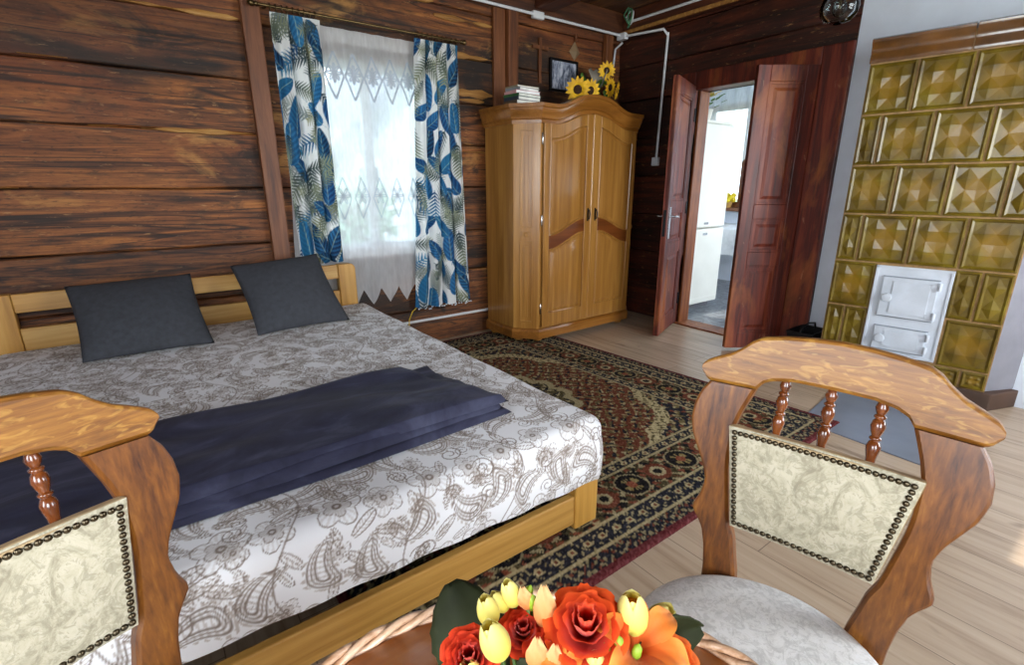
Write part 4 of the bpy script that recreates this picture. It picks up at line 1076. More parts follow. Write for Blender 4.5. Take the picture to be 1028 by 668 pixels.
cx, cy = LW*.5, LH*.5; rx, ry = (X-cx)/(LW*.5-.44), (Y-cy)/(LH*.5-.44); th_ = np.arctan2(ry, rx); rr = np.hypot(rx, ry)
# field
put(np.ones_like(X), RU); put(florets(46, .55), OL*.9); put(florets(58, .6, 2), CR*.9); put(florets(52, .6, 4), NA); put(florets(75, .8, 6), OL*1.2)
sc = 1.02+.07*np.abs(np.sin(th_*6)); put(rr > sc, NA); put((rr > sc)*florets(50, .35, 1), OL); put((rr > sc)*florets(62, .6, 3), CR*.9); put((rr > sc)*florets(55, .7, 5), RU*1.1)
put(np.abs(rr-sc) < .045, CR); put((np.abs(rr-sc) < .045)*florets(90, .3), OL*.8)
md = .50+.06*np.abs(np.sin(th_*8)); put(rr < md, OL*.75); put((rr < md)*florets(48, .3, 2), NA); put((rr < md)*florets(60, .5, 5), CR*.9); put(np.abs(rr-md) < .03, CR*.9)
put(rr < md*.5, RU); put((rr < md*.5)*florets(60, .4, 1), CR*.8); put(np.abs(rr-md*.5) < .02, NA)
# borders (from the edge in)
b = e < .44; put(b, OL*.62)
ros = np.sin(along*19.0); rc = np.sin((e-.29)*PI/.20)
band = (e > .19)*(e < .38); put(band, OL*.62); put(band*florets(50, .2), DK); put(band*florets(56, .45), CR*.85); put(band*florets(64, .5, 3), RU*1.1); put(band*florets(50, .65, 6), DK)
c0 = (along*3.05) % 1.0-.5; q = np.hypot(c0/3.05, e-.285); put(band*(q < .075), CR*.8); put(band*(q < .068), DK); put(band*(q < .045)*(np.sin(np.arctan2(e-.285, c0)*8) > 0), OL*1.2); put(band*(q < .022), RU*1.2)
c1 = ((along+.164)*3.05) % 1.0-.5; q = np.hypot(c1/3.05, e-.285); put(band*(q < .06), RU); put(band*(q < .035), CR*.9); put(band*(q < .02), DK)
for lo, hi, ba in ((.10, .18, NA), (.39, .44, NA)):
    bb = (e > lo)*(e < hi); put(bb, ba); q = np.hypot(((along*14) % 1-.5)/14, (e-(lo+hi)/2)); put(bb*(q < .016), CR*.95); put(bb*florets(120, .6), CR*.8); put(bb*(q < .007), RU)
for l in (.095, .185, .385, .445): put(np.abs(e-l) < .006, CR*.9)
put((e > .03)*(e < .09), NA*.9); put((e > .03)*(e < .09)*florets(110, .35), CR*.75); put((e > .03)*(e < .09)*florets(90, .7, 2), RU)
put(e < .032, np.array((98, 44, 46))/255.)
nz = rng.normal(0, .045, X.shape); cv.a = np.clip(cv.a*.95+nz[..., None], .05, 1)
U, V = X/LW, Y/LH
q = [np.array(p) for p in Q]
PP = q[0]*((1-U)*(1-V))[..., None]+q[1]*(U*(1-V))[..., None]+q[2]*(U*V)[..., None]+q[3]*((1-U)*V)[..., None]
Zr = .009*np.clip(e/.008, 0, 1)+.0015*rng.random(X.shape)
rg_ = thing('oriental_rug', 'large oriental rug in rust, navy and olive beside the bed', 'rug', (1.5, 2.1, 0))
grid_obj('pile', np.concatenate([PP, Zr[..., None]], -1), M['rug'], cv.a, rg_)

# ================================================================== chairs (built in their own frame: x right, y back, z up)
REC = math.radians(10); ZB = .80
def bk(x, t, d=0.0):
    """point of the reclined, slightly curved back; d is depth behind its front face"""
    y = t*math.sin(REC) if t > -.42 else -.42*math.sin(REC) + (-.42-t)*.22
    z = ZB + t*math.cos(REC)
    return Vector((x, y - .35*x*x + .0 + d*math.cos(REC), z - d*math.sin(REC)))
def make_chair():
    t = thing('dining_chair', 'oak dining chair', 'chair')
    # top rail
    up = [(.213, .011), (.222, .020), (.231, .036), (.224, .054), (.203, .065), (.178, .077), (.158, .093), (.144, .108), (.128, .117), (.09, .124), (.045, .129)]
    lo = [(.125, .011), (.115, .025), (.098, .034), (.065, .040), (0, .041)]
    def dens(l, m=3):
        o = []
        for (a, b2), (c, d) in zip(l, l[1:]):
            for k in range(m): o.append((a+(c-a)*k/m, b2+(d-b2)*k/m))
        return o+[l[-1]]
    xs = np.linspace(-.23, .23, 93); ux = sorted(up+[(0, .131)]); 
    upx = [p[0] for p in ux]; upz = [p[1] for p in ux]
    lx = sorted(lo); lpx = [p[0] for p in lx]; lpz = [p[1] for p in lx]
    def rail_top(x): 
        x = abs(x)
        if x <= .222: 
            pts = [(0, .131), (.045, .129), (.09, .124), (.128, .117), (.144, .108), (.158, .093), (.178, .077), (.203, .065), (.222, .055), (.231, .040)]
        else: pts = [(.222, .055), (.228, .048), (.231, .040)]
        return float(np.interp(x, [p[0] for p in pts], [p[1] for p in pts]))
    def rail_bot(x):
        x = abs(x)
        return float(np.interp(x, [0, .065, .098, .115, .125, .213, .222, .231], [.041, .040, .034, .025, .011, .011, .018, .034]))
    rows = []
    for x in xs:
        a, b2 = rail_bot(x), rail_top(x); c = min(.007, (b2-a)*.3)
        rows.append([bk(x, a+c, 0), bk(x, a, c), bk(x, a, .034-c), bk(x, a+c, .034), bk(x, b2-c, .034), bk(x, b2-c*.3, .034-c*.3), bk(x, b2, .034-c), bk(x, b2, c), bk(x, b2-c*.3, c*.3), bk(x, b2-c, 0)])
    MB().strip(rows).build('top_rail', M['oak'], t, world=False, smooth=20)
    # stiles that run down into the rear legs
    so = [(.010, .212, .125), (-.013, .226, .133), (-.04, .234, .142), (-.074, .236, .150), (-.108, .228, .150), (-.138, .213, .150), (-.17, .197, .147), (-.2, .188, .142),
          (-.232, .192, .136), (-.255, .201, .132), (-.264, .204, .130), (-.274, .200, .128), (-.285, .191, .124), (-.307, .178, .115), (-.344, .168, .107), (-.387, .162, .097), (-.415, .161, .095), (-.47, .160, .105), (-.6, .158, .112), (-.7, .160, .118), (-.805, .164, .126)]
    for sg in (1, -1):
        rows = []
        tt = np.linspace(so[0][0], so[-1][0], 80)
        T_ = [-s[0] for s in so]
        for q in tt:
            xo = float(np.interp(-q, T_, [s[1] for s in so])); xi = float(np.interp(-q, T_, [s[2] for s in so])); c = .006; d0, d1 = .002, .032
            rows.append([bk(sg*xi, q, d0+c), bk(sg*(xi+c), q, d0), bk(sg*(xo-c), q, d0), bk(sg*(xo-c*.3), q, d0+c*.3), bk(sg*xo, q, d0+c), bk(sg*xo, q, d1-c), bk(sg*(xo-c), q, d1), bk(sg*(xi+c), q, d1), bk(sg*xi, q, d1-c)])
        for r in (rows[-1],):
            zmin = min(p.z for p in r)
            for p in r: p.z = 0.0
        MB().strip(rows).build('stile', M['oak_z'], t, world=False, smooth=20)
    # turned spindles
    for x in (-.077, 0, .077):
        a, b2 = bk(x, -.075, .016), bk(x, .046, .016); L = (b2-a).length
        pr = [(.007, 0), (.008, .10), (.0105, .20), (.0115, .27), (.0085, .34), (.006, .36), (.0095, .385), (.0095, .41), (.0065, .43), (.0095, .50), (.0115, .58), (.0095, .66), (.0065, .69), (.0095, .71), (.0095, .735), (.006, .76), (.0085, .80), (.0105, .86), (.0075, .93), (.005, 1)]
        MB().lathe([(r*1.0, h*L) for r, h in pr], 18, a, b2-a).build('spindle', M['spindle'], t, world=False, smooth=60)
    # upholstered back panel with its row of nails
    n1, n2 = 40, 28; tl = lambda v: (.122+(.158-.122)*v)
    def pan(u, v, d): return bk((2*u-1)*tl(v), -.276+.207*v, d)
    mb = MB()
    rows = []
    per = [(u/n1, 0) for u in range(n1)]+[(1, v/n2) for v in range(n2)]+[(1-u/n1, 1) for u in range(n1)]+[(0, 1-v/n2) for v in range(n2)]
    mb.strip([[pan(u, v, .012) for u, v in per], [pan(u, v, -.010) for u, v in per]])
    mb.build('panel_edge', plain('panel_edge_braid', 'b39a74', .8), None if False else t, world=False, bevel=.004)
    mb = MB(); P = []
    for i in range(n1+1):
        P.append([pan(i/n1*.988+.006, j/n2*.988+.006, -.0102-.011*(max(0, math.sin(PI*i/n1)*math.sin(PI*j/n2)))**.4) for j in range(n2+1)])
    mb.sheet(P); pb = mb.build('back_panel', M['uph_back'], t, world=False, smooth=180)
    ins = .055
    cor = [(ins*.75, ins), (1-ins*.75, ins), (1-ins*.75, 1-ins), (ins*.75, 1-ins)]; sp = []
    for k in range(4):
        (a, b2), (c, d) = cor[k], cor[(k+1) % 4]; L = (pan(a, b2, 0)-pan(c, d, 0)).length; m_ = int(round(L/.0108))
        sp += [(a+(c-a)*i/m_, b2+(d-b2)*i/m_) for i in range(m_)]
    nm = bpy.data.meshes.new('nail'); bb = MB().ball((0, 0, 0), (.0054, .0036, .0054), 10); nm.from_pydata(bb.v, [], bb.f); nm.materials.append(M['nail']); nm.shade_smooth()
    for u, v in sp[:100]:
        o = bpy.data.objects.new('nail', nm); COL.objects.link(o); o.parent = pb
        o.location = pan(u, v, -.0135-.004*(max(0, math.sin(PI*u)*math.sin(PI*v)))**.4)
    # seat
    cy, sr = -.252, .215
    MB().lathe([(sr-.03, .388), (sr-.004, .392), (sr+.002, .404), (sr-.004, .418), (sr-.02, .428), (sr*.7, .437), (sr*.35, .441), (.001, .442)], 64, (0, cy, 0)).build('seat', M['uph_seat'], t, world=False, smooth=180)
    mb = MB(); mb.lathe([(sr-.035, .335), (sr-.008, .335), (sr-.004, .345), (sr-.004, .385), (sr-.01, .3895), (sr-.035, .3895), (sr-.035, .335)], 64, (0, cy, 0)); mb.build('seat_frame', M['oak'], t, world=False, smooth=50)
    for x in (-.15, .15):
        MB().lathe([(.016, 0), (.019, .03), (.015, .06), (.022, .12), (.026, .2), (.02, .27), (.026, .285), (.026, .345)], 16, (x, cy-.085, 0)).build('front_leg', M['oak_z'], t, world=False, smooth=50)
    return t
M['nail'] = plain('antique_nail_head', '5a5040', .28, 1.0, .15, 30)
ch = make_chair(); ch.location = (.961, .326, 0); ch.rotation_euler = (0, 0, R(-78))
ch['label'] = 'oak dining chair with round brocade seat, standing between the flowers and the stove'; ch['group'] = 'oak dining chairs'
c2 = copy_tree(ch); c2.location = (-.238, .873, 0); c2.rotation_euler = (0, 0, R(22.25))
c2['label'] = 'oak dining chair at the foot of the bed, cropped by the left edge'

# ================================================================== round rattan table with the flowers
TX, TY, TZ, TR = .134, .136, .70, .330
tb = thing('round_table', 'round wooden side table with braided rattan rim holding the flowers', 'table', (TX, TY, 0))
MB().lathe([(.001, TZ-.03), (TR-.02, TZ-.03), (TR-.008, TZ-.024), (TR-.008, TZ-.012), (TR-.014, TZ-.008), (.001, TZ-.008)], 96, (TX, TY, 0)).build('table_top', M['table'], tb, smooth=40)
M['rattan'] = wood('rattan_cane', [(.3, 'a87a54'), (.5, 'cfa888'), (.75, 'e2c6ac')], 'X', 3, .35, .3, None, .05, .5)
for k in range(3):
    pts = []
    for i in range(360):
        a = 2*PI*i/360; q = a*17+2*PI*k/3
        rr = TR-.003+.0046*math.cos(q); pts.append((TX+rr*math.cos(a), TY+rr*math.sin(a), TZ-.007+.0062*math.sin(q)))
    MB().tube(pts, .0046, 8, True).build('rim_cane', M['rattan'], tb, smooth=180)
for k in range(4):
    a = PI/4+k*PI/2+.3
    MB().tube([(TX+.24*math.cos(a), TY+.24*math.sin(a), TZ-.028), (TX+.20*math.cos(a), TY+.20*math.sin(a), .35), (TX+.25*math.cos(a), TY+.25*math.sin(a), 0)], [.016, .015, .015], 12).build('leg', M['rattan'], tb, smooth=60)
pts = [(TX+.205*math.cos(2*PI*i/60), TY+.205*math.sin(2*PI*i/60), .33) for i in range(60)]
MB().tube(pts, .009, 8, True).build('stretcher_ring', M['rattan'], tb, smooth=180)

BC = at(566, 668, .425); bx, by = .175, .205
fl = thing('flower_arrangement', 'orange, red and yellow artificial flowers in a pot on the round table', 'flowers', (bx, by, TZ))
MB().lathe([(.03, TZ), (.034, TZ+.004), (.04, TZ+.03), (.046, TZ+.062), (.049, TZ+.066), (.046, TZ+.068), (.04, TZ+.05), (.001, TZ+.05)], 32, (bx, by, 0)).build('pot', plain('terracotta_pot', 'a86a45', .7), fl, smooth=40)
base = Vector((bx, by, TZ+.055)); VIEW = None
def petal_rose(name, c, ax, r, cin, cout, n_in=3, rings=5, elong=1.0):
    c = Vector(c); ax = Vector(ax).normalized(); e = ax.orthogonal().normalized(); g = ax.cross(e)
    V_, F_, K_ = [], [], []
    for k in range(rings):
        f = (k+1)/rings; n = n_in+k; op = .10+.95*f**1.4     # opening angle of the ring
        for i in range(n):
            a = 2*PI*i/n+k*.8+random.uniform(-.12, .12); b0 = len(V_); ns_, nt_ = 7, 8; wd_ = (2*PI/n)*.72
            for s in range(ns_+1):
                for q in range(nt_+1):
                    tt = q/nt_; sa = (s/ns_-.5)*2*wd_*(math.sin(PI*(.12+.70*tt))**.6)
                    rad = r*(.10+.34*f)*math.sin(PI*.5*min(1, tt*1.5)) + r*.62*f*max(0, math.sin(op))*tt**1.8
                    hgt = r*elong*(1.15-.55*f)*tt + r*.10*math.cos(op)*tt - r*.25*f*tt**4
                    rim = .035*r*math.sin(sa*7+i*2+k)*tt**3
                    aa = a+sa; d = e*math.cos(aa)+g*math.sin(aa)
                    V_.append(c+d*(rad+rim)+ax*(hgt-.35*r+rim))
                    m_ = np.clip(tt**1.6*.75+.25*f*tt, 0, 1); K_.append(np.array(cin)*(1-m_)+np.array(cout)*m_)
            for s in range(ns_):
                for q in range(nt_):
                    w = nt_+1; F_.append((b0+s*w+q, b0+s*w+q+1, b0+(s+1)*w+q+1, b0+(s+1)*w+q))
    return coloured(name, V_, F_, K_)
def coloured(name, V_, F_, K_, mat=None):
    me = bpy.data.meshes.new(name); me.from_pydata([tuple(p-Vector(fl.location)) for p in V_], [], F_)
    a = me.color_attributes.new('print', 'FLOAT_COLOR', 'POINT'); cc = np.ones((len(V_), 4), np.float32); cc[:, :3] = lin_np(np.array(K_)/255.)
    a.data.foreach_set('color', cc.reshape(-1)); me.materials.append(mat or M['petal']); me.shade_smooth()
    o = bpy.data.objects.new(name, me); COL.objects.link(o); o.parent = fl; return o
def bud(name, c, ax, r, L, cin, cout, n=3, open_=.05):
    """freesia-like flower: overlapping petals rising to a loose tip"""
    c = Vector(c); ax = Vector(ax).normalized(); e = ax.orthogonal().normalized(); g = ax.cross(e); V_, F_, K_ = [], [], []
    for k in range(2):
        for i in range(n):
            a = 2*PI*(i+.5*k)/n; b0 = len(V_); ns_, nt_ = 8, 12; wd_ = (2*PI/n)*.60
            for s in range(ns_+1):
                for q in range(nt_+1):
                    t = q/nt_; pr = math.sin(PI*(t**.72)*.955)**.75
                    sa = (s/ns_-.5)*2*wd_*(1 if t < .6 else max(.12, math.sqrt(max(0, 1-((t-.6)/.4)**2))))
                    rad = r*pr*(1.0-.12*k)+r*open_*t**3*3; aa = a+sa; d = e*math.cos(aa)+g*math.sin(aa)
                    V_.append(c+d*rad+ax*(L*t*(1-.06*k))); m_ = t; K_.append(np.array(cin)*(1-m_)+np.array(cout)*m_)
            for s in range(ns_):
                for q in range(nt_):
                    w = nt_+1; F_.append((b0+s*w+q, b0+s*w+q+1, b0+(s+1)*w+q+1, b0+(s+1)*w+q))
    o = coloured(name, V_, F_, K_)
    return o
def stem_to(c, col='leaf_green', r=.0018):
    c = Vector(c); m_ = (c+base)/2; m_.z = base.z*.5+c.z*.5-.01
    MB().tube([c, c*.6+m_*.4+Vector((0, 0, -.006)), m_*.5+base*.5, base-Vector((0, 0, .01))], r, 6).build('stem', M[col], fl, smooth=60)
def petal_lily(name, c, ax, side, L, w, cin, cout):
    c = Vector(c); ax = Vector(ax).normalized(); side = Vector(side); side = (side-ax*side.dot(ax)).normalized(); nn = ax.cross(side); V_, F_, K_ = [], [], []
    ns_, nt_ = 8, 14
    for s in range(ns_+1):
        for q in range(nt_+1):
            t = q/nt_; ww = w*math.sin(PI*(.10+.86*t))**.8; x = (s/ns_-.5)*2
            p = c+ax*(L*t)+side*(x*ww)+nn*(-(1-x*x)*ww*.45+L*.22*t*t+.0015*math.sin(x*6+t*14)*t)
            V_.append(p); m_ = np.clip(t*.9+.25*abs(x)*t, 0, 1); K_.append(np.array(cin)*(1-m_)+np.array(cout)*m_)
    for s in range(ns_):
        for q in range(nt_):
            k = nt_+1; F_.append((s*k+q, s*k+q+1, (s+1)*k+q+1, (s+1)*k+q))
    return coloured(name, V_, F_, K_)
Wd = lambda x, y, z: Vector((x, y, z))
cam_dir = lambda p: (Vector((0, 0, CAM_H))-Vector(p)).normalized()
RED, ORA, YEL, PEA = ((176, 20, 12), (236, 70, 24)), ((200, 40, 14), (250, 120, 30)), ((226, 206, 60), (250, 240, 150)), ((226, 130, 60), (244, 190, 130))
up_ = Vector((0, 0, 1)); rt_ = Vector(tuple(_r0))
for nm, (u, v, d), ax, r, pal, el in (('red_rose', (526, 634, .425), (-.1, .25), .023, RED, 1.0), ('orange_rose', (588, 632, .415), (0, .2), .036, ((196, 30, 8), (250, 96, 26)), 1.15),
                               ('red_rose', (472, 661, .405), (-.1, -.1), .026, RED, 1.0), ('orange_rose', (600, 606, .435), (.05, .5), .016, ORA, .8),
                               ('orange_rose', (676, 662, .415), (.6, .2), .024, ORA, .9), ('red_rose', (548, 655, .41), (.1, .15), .020, RED, 1.0)):
    p = at(u, v, d); a = cam_dir(p)*.75+up_*(.55+ax[1])+rt_*ax[0]
    petal_rose(nm, p, a, r, pal[0], pal[1], elong=el); stem_to(p-a.normalized()*r*.3)
for (u, v, d), tilt, r, L, pal in (((517, 608, .44), (-.30, 1), .0085, .030, YEL), ((509, 612, .44), (-.55, .7), .0075, .024, YEL), ((494, 626, .43), (-.25, 1), .0095, .032, YEL), ((504, 660, .405), (-.35, 1), .012, .040, YEL),
                                   ((634, 634, .43), (-.05, 1), .014, .043, YEL), ((654, 632, .452), (.5, .8), .012, .032, YEL), ((598, 674, .40), (-.05, 1), .0085, .020, YEL), ((478, 690, .40), (-.3, 1), .010, .03, YEL)):
    p = at(u, v, d); a = rt_*tilt[0]+up_*tilt[1]+cam_dir(p)*.15
    bud('yellow_freesia', p, a, r, L, *pal); stem_to(p)
for (u, v, d), tilt, L, w in (((548, 632, .425), (-.05, 1), .038, .010), ((538, 672, .40), (.05, 1), .026, .009), ((552, 674, .40), (.2, .9), .022, .008), ((530, 612, .43), (-.25, 1), .02, .007)):
    p = at(u, v, d); petal_lily('peach_petal', p, rt_*tilt[0]+up_*tilt[1], rt_, L, w, *PEA); stem_to(p)
def lily(name, c, ax, r, n, cin, cout, cup=.5, wd=.30):
    c = Vector(c); ax = Vector(ax).normalized(); e = ax.orthogonal().normalized(); g = ax.cross(e); V_, F_, K_ = [], [], []
    for i in range(n):
        a = 2*PI*i/n+.3; d = e*math.cos(a)+g*math.sin(a); w = ax.cross(d); b0 = len(V_); ns_, nt_ = 8, 14
        for s in range(ns_+1):
            for q in range(nt_+1):
                t = q/nt_; x = (s/ns_-.5)*2; ww = r*wd*math.sin(PI*(.06+.90*t))**.75
                V_.append(c+d*(r*(.08+.92*t))+ax*(r*cup*math.sin(t*2.2)+r*.10*abs(x)*math.sin(PI*t)-r*.15*t**3+r*.03*math.sin(x*7+t*11)*t+(.0009*(i % 2)))+w*(x*ww))
                m_ = np.clip(t*.8+.3*abs(x), 0, 1); K_.append(np.array(cin)*(1-m_)+np.array(cout)*m_)
        for s in range(ns_):
            for q in range(nt_):
                k = nt_+1; F_.append((b0+s*k+q, b0+s*k+q+1, b0+(s+1)*k+q+1, b0+(s+1)*k+q))
    return coloured(name, V_, F_, K_)
for (u, v, d), tl, r, n in (((640, 652, .415), (.35, .55, .9), .040, 6), ((566, 680, .395), (-.1, .7, .8), .022, 6)):
    p = at(u, v, d); lily('orange_lily', p, rt_*tl[0]+up_*tl[1]+cam_dir(p)*tl[2], r, n, (214, 84, 22), (246, 160, 62)); stem_to(p)
for (u, v, d), tl in (((534, 614, .432), (.05, 1)), ((541, 606, .435), (.25, 1)), ((527, 604, .437), (.3, 1)), ((614, 662, .405), (-.4, 1)), ((636, 664, .405), (.2, 1)), ((622, 656, .405), (-.1, 1))):
    p = at(u, v, d); a = rt_*tl[0]+up_*tl[1]; e_ = MB().lathe([(.0006, 0), (.003, .003), (.0042, .008), (.0036, .014), (.0004, .018)], 12, p, a).build('green_bud', M['bud_green'], fl, smooth=180); stem_to(p, 'leaf_green', .0012)
for (u, v, d) in ((560, 660, .405), (566, 666, .405), (556, 668, .405), (553, 655, .41)):
    MB().ball(at(u, v, d), .0042, 12).build('berry', plain('pale_berry', 'cdb792', .5), fl, smooth=180)
def broad_leaf(c, tip, side, w, nm='leaf'):
    c, tip, side = Vector(c), Vector(tip), Vector(side); ax = tip-c; side = (side-ax*side.dot(ax)/ax.length_squared).normalized(); nn = ax.normalized().cross(side); P = []
    for i in range(19):
        t = i/18; row = []; ww = w*(math.sin(PI*min(1, .08+.90*t))**.62)*(1+.035*math.sin(t*40))
        for j in range(11):
            x = (j/10-.5)*2; row.append(c+ax*t+side*(x*ww)+nn*(.10*w*math.cos(abs(x)*18+t*9)*.25+.22*w*abs(x)-.25*w*math.sin(PI*t)))
        P.append(row)
    mb = MB(); mb.sheet(P); o = mb.build(nm, M['leaf_dark'], fl, smooth=180); md = o.modifiers.new('t', 'SOLIDIFY'); md.thickness = .0012
broad_leaf(at(492, 690, .445), at(450, 586, .475), rt_*.9+up_*.3, .037)
broad_leaf(at(630, 668, .42), at(702, 628, .45), up_*.9-rt_*.2, .028)
for (u, v, d), (u2, v2, d2), w in (((560, 690, .41), (520, 665, .40), .012), ((580, 695, .40), (640, 690, .39), .014)):
    broad_leaf(at(u, v, d), at(u2, v2, d2), up_+rt_*.3, w)

# ================================================================== conduits, cords, lamp
def conduit(label, parts, boxes, name='cable_conduit', r=.0105):
    t = thing(name, label, 'cable pipe', parts[0][0])
    for pts in parts: MB().tube(pts, r, 10).build('pipe', M['white_pvc'], t, smooth=50)
    for (c, s) in boxes: MB().box(c[0]-s[0], c[0]+s[0], c[1]-s[1], c[1]+s[1], c[2]-s[2], c[2]+s[2]).build('junction_box', M['white_pvc'], t, bevel=.006)
    return t
yp = YW-.085; xp = XD-.085
conduit('white cable pipe running along the top log of the window wall', [[(XW0+.1, yp, 2.457), (xp-.03, yp, 2.457)]], [((2.765, yp+.005, 2.455), (.055, .016, .026))])
conduit('white cable pipe turning down the log wall to a socket beside the doorway', [[(xp, yp-.05, 2.445), (xp, 2.93, 2.415), (xp+.06, 2.93, 2.38)], [(xp+.06, 2.93, 2.40), (XD-.032, 2.95, 1.43)]], [((xp-.005, yp-.012, 2.447), (.026, .045, .026)), ((XD-.036, 2.952, 1.40), (.02, .03, .035))])
conduit('white cable pipe along the upper beam over the doorway', [[(xp-.005, yp-.10, 2.545), (xp-.005, 1.6, 2.545)]], [])
conduit('short bent white cable pipe in the corner behind the sunflowers', [[(XD-.09, YW-.10, 2.40), (3.70, YW-.03, 2.36), (3.685, YW-.028, 2.22)]], [], r=.009)
conduit('low white cable pipe on the log wall under the right curtain', [[(1.21, YW-.028, .192), (2.30, YW-.028, .192)]], [])
yc = thing('cord', 'yellow cord hanging from the right curtain hem to the low pipe', 'cord', (1.6, 3.40, .2))
MB().tube([(1.70, 3.395, .36), (1.64, 3.40, .325), (1.59, 3.41, .28), (1.565, 3.42, .22), (1.562, 3.425, .16), (1.56, 3.428, .05), (1.57, 3.42, .006), (1.66, 3.40, .005)], .004, 8).build('cable', M['yellow_cord'], yc, smooth=60)
# cable tuft in the corner under the ceiling
tf = thing('cable_loop', 'loop of white and green cable in the upper corner under the ceiling', 'cable', (3.70, 3.28, 2.55))
MB().tube([(3.712+.02*math.sin(k*.9), 3.29+.05*math.cos(k*.63), 2.58+.055*math.sin(k*.63)) for k in range(11)], .005, 6).build('white_wire', M['white_pvc'], tf, smooth=60)
for k in range(3):
    MB().tube([(3.70-.02*k, 3.27, ZC), (3.69-.03*k, 3.25+.02*k, 2.58), (3.70-.01*k, 3.30-.02*k, 2.50)], .007, 6).build('green_wire', plain('green_cable', '3c6a48', .5), tf, smooth=60)
# pendant lamp with a clear glass shade
LPx, LPy, LPz = at(843, 6, 2.1)
lp = thing('pendant_lamp', 'clear glass pendant lamp hanging near the top edge before the white wall', 'lamp', (LPx, LPy, ZC))
MB().lathe([(.045, ZC), (.045, ZC-.015), (.02, ZC-.03), (.001, ZC-.03)], 24, (LPx, LPy, 0)).build('ceiling_rose', M['brass'], lp, smooth=40)
MB().tube([(LPx, LPy, ZC-.02), (LPx, LPy, LPz+.10)], .004, 8).build('cord', M['iron'], lp)
MB().lathe([(.006, .115), (.02, .11), (.024, .06), (.022, .045), (.001, .045)], 20, (LPx, LPy, LPz)).build('lamp_holder', M['brass'], lp, smooth=40)
prof = [(.024, .08), (.045, .062), (.066, .03), (.074, -.005), (.068, -.035), (.048, -.058), (.018, -.068)]
o = MB().lathe(prof+[(r-.002, h) for r, h in prof[::-1]], 32, (LPx, LPy, LPz)).build('glass_shade', M['lampglass'], lp, smooth=180)
MB().lathe([(.012, .05), (.014, .03), (.026, .0), (.028, -.012), (.02, -.034), (.001, -.042)], 20, (LPx, LPy, LPz)).build('bulb', M['lampglass'], lp, smooth=180)
MB().tube([(LPx-.006, LPy, LPz+.03), (LPx-.008, LPy, LPz-.01), (LPx, LPy, LPz+.002), (LPx+.008, LPy, LPz-.01), (LPx+.006, LPy, LPz+.03)], .0012, 6).build('filament', M['brass'], lp)

# ================================================================== kitchen things
fx0, fx1, fy0, fy1 = 4.085, 4.70, 2.79, 3.38
fr = thing('fridge', 'tall cream fridge-freezer seen through the doorway', 'fridge', ((fx0+fx1)/2, (fy0+fy1)/2, 0))
MB().box(fx0, fx1, fy0+.06, fy1, .06, 1.74).build('body', M['fridge'], fr, bevel=.01)
MB().box(fx0+.02, fx1-.02, fy0+.08, fy1-.02, .004, .065).build('foot_plinth', M['stove_core'], fr)
MB().box(fx0-.008, fx1+.008, fy0+.03, fy1, 1.74, 1.765).build('top', M['fridge'], fr, bevel=.006)
for nm, z0, z1 in (('fridge_door', .81, 1.735), ('freezer_door', .065, .80)):
    d = MB().box(fx0, fx1, fy0, fy0+.055, z0, z1).build(nm, M['fridge'], fr, bevel=.014, seg=3)
    MB().box(fx0+.26, fx0+.33, fy0-.004, fy0+.002, z1-.06 if nm == 'freezer_door' else z0+.03, z1-.04 if nm == 'freezer_door' else z0+.05).build('badge', M['steel'], d)
MB().box(fx0+.03, fx1-.03, fy0-.002, fy0+.01, .07, .125).build('kick_panel', M['fridge'], fr, bevel=.004)
pt = thing('potted_plant', 'green plant with yellow blooms standing on top of the fridge', 'plant', (4.47, 2.98, 1.765))
MB().lathe([(.05, 1.765), (.07, 1.87), (.075, 1.875), (.06, 1.87), (.001, 1.86)], 20, (4.47, 2.98, 0)).build('pot', plain('white_pot', 'd8d4cc', .5), pt, smooth=40)
lm = MB(); ym = MB()
for k in range(46):
    a = random.uniform(0, 6.3); el = random.uniform(.1, 1.2); r = random.uniform(.05, .15); p = Vector((4.47+r*math.cos(a)*math.cos(el), 2.98+r*math.sin(a)*math.cos(el), 1.89+r*math.sin(el)*1.1))
    d = Vector((math.cos(a), math.sin(a), .4)).normalized(); s = d.cross(Vector((0, 0, 1))).normalized(); L = .06
    rows = [[p+d*L*t-s*.018*math.sin(PI*min(1, t+.1)), p+d*L*t+Vector((0, 0, -.006)), p+d*L*t+s*.018*math.sin(PI*min(1, t+.1))] for t in (0, .33, .66, .95)]
    (ym if k % 3 == 0 else lm).sheet(rows)
lm.build('leaves', M['leaf_green'], pt, smooth=180); ym.build('blooms', plain('yellow_bloom', 'd8b42a', .6), pt, smooth=180)
# lace at the kitchen window
ks = thing('kitchen_curtain', 'white lace curtain over the kitchen window', 'curtain', (KX1-.1, 3.45, 1.45))
P = np.zeros((160, 30, 3))
for i in range(160):
    y = 2.86+1.2*i/159; zb = 1.42+.09*abs(((y*6.5) % 1)*2-1)
    for j in range(30): P[i, j] = (KX1-.09+.018*math.sin(y*40), y, zb+(2.36-zb)*j/29)
grid_obj('cloth', P, sheer_mat('kitchen_lace', .35), None, ks)
MB().tube([(KX1-.09, 2.80, 2.37), (KX1-.09, 4.12, 2.37)], .01, 8).build('rail', M['white_pvc'], ks)
yf = thing('flower_pot', 'pot of yellow flowers on the kitchen window sill', 'flowers', (KX1-.09, 3.55, KW[2]))
MB().lathe([(.035, KW[2]), (.05, KW[2]+.07), (.045, KW[2]+.07), (.001, KW[2]+.06)], 16, (KX1-.09, 3.55, 0)).build('pot', plain('ochre_pot', 'b58a4a', .6), yf, smooth=40)
for k in range(9):
    a = k*.7; MB().ball((KX1-.09+.05*math.cos(a), 3.55+.055*math.sin(a), KW[2]+.12+.03*math.sin(k*2.1)), .034, 10).build('bloom', plain('lemon_bloom', 'f2d024', .6), yf, smooth=180)
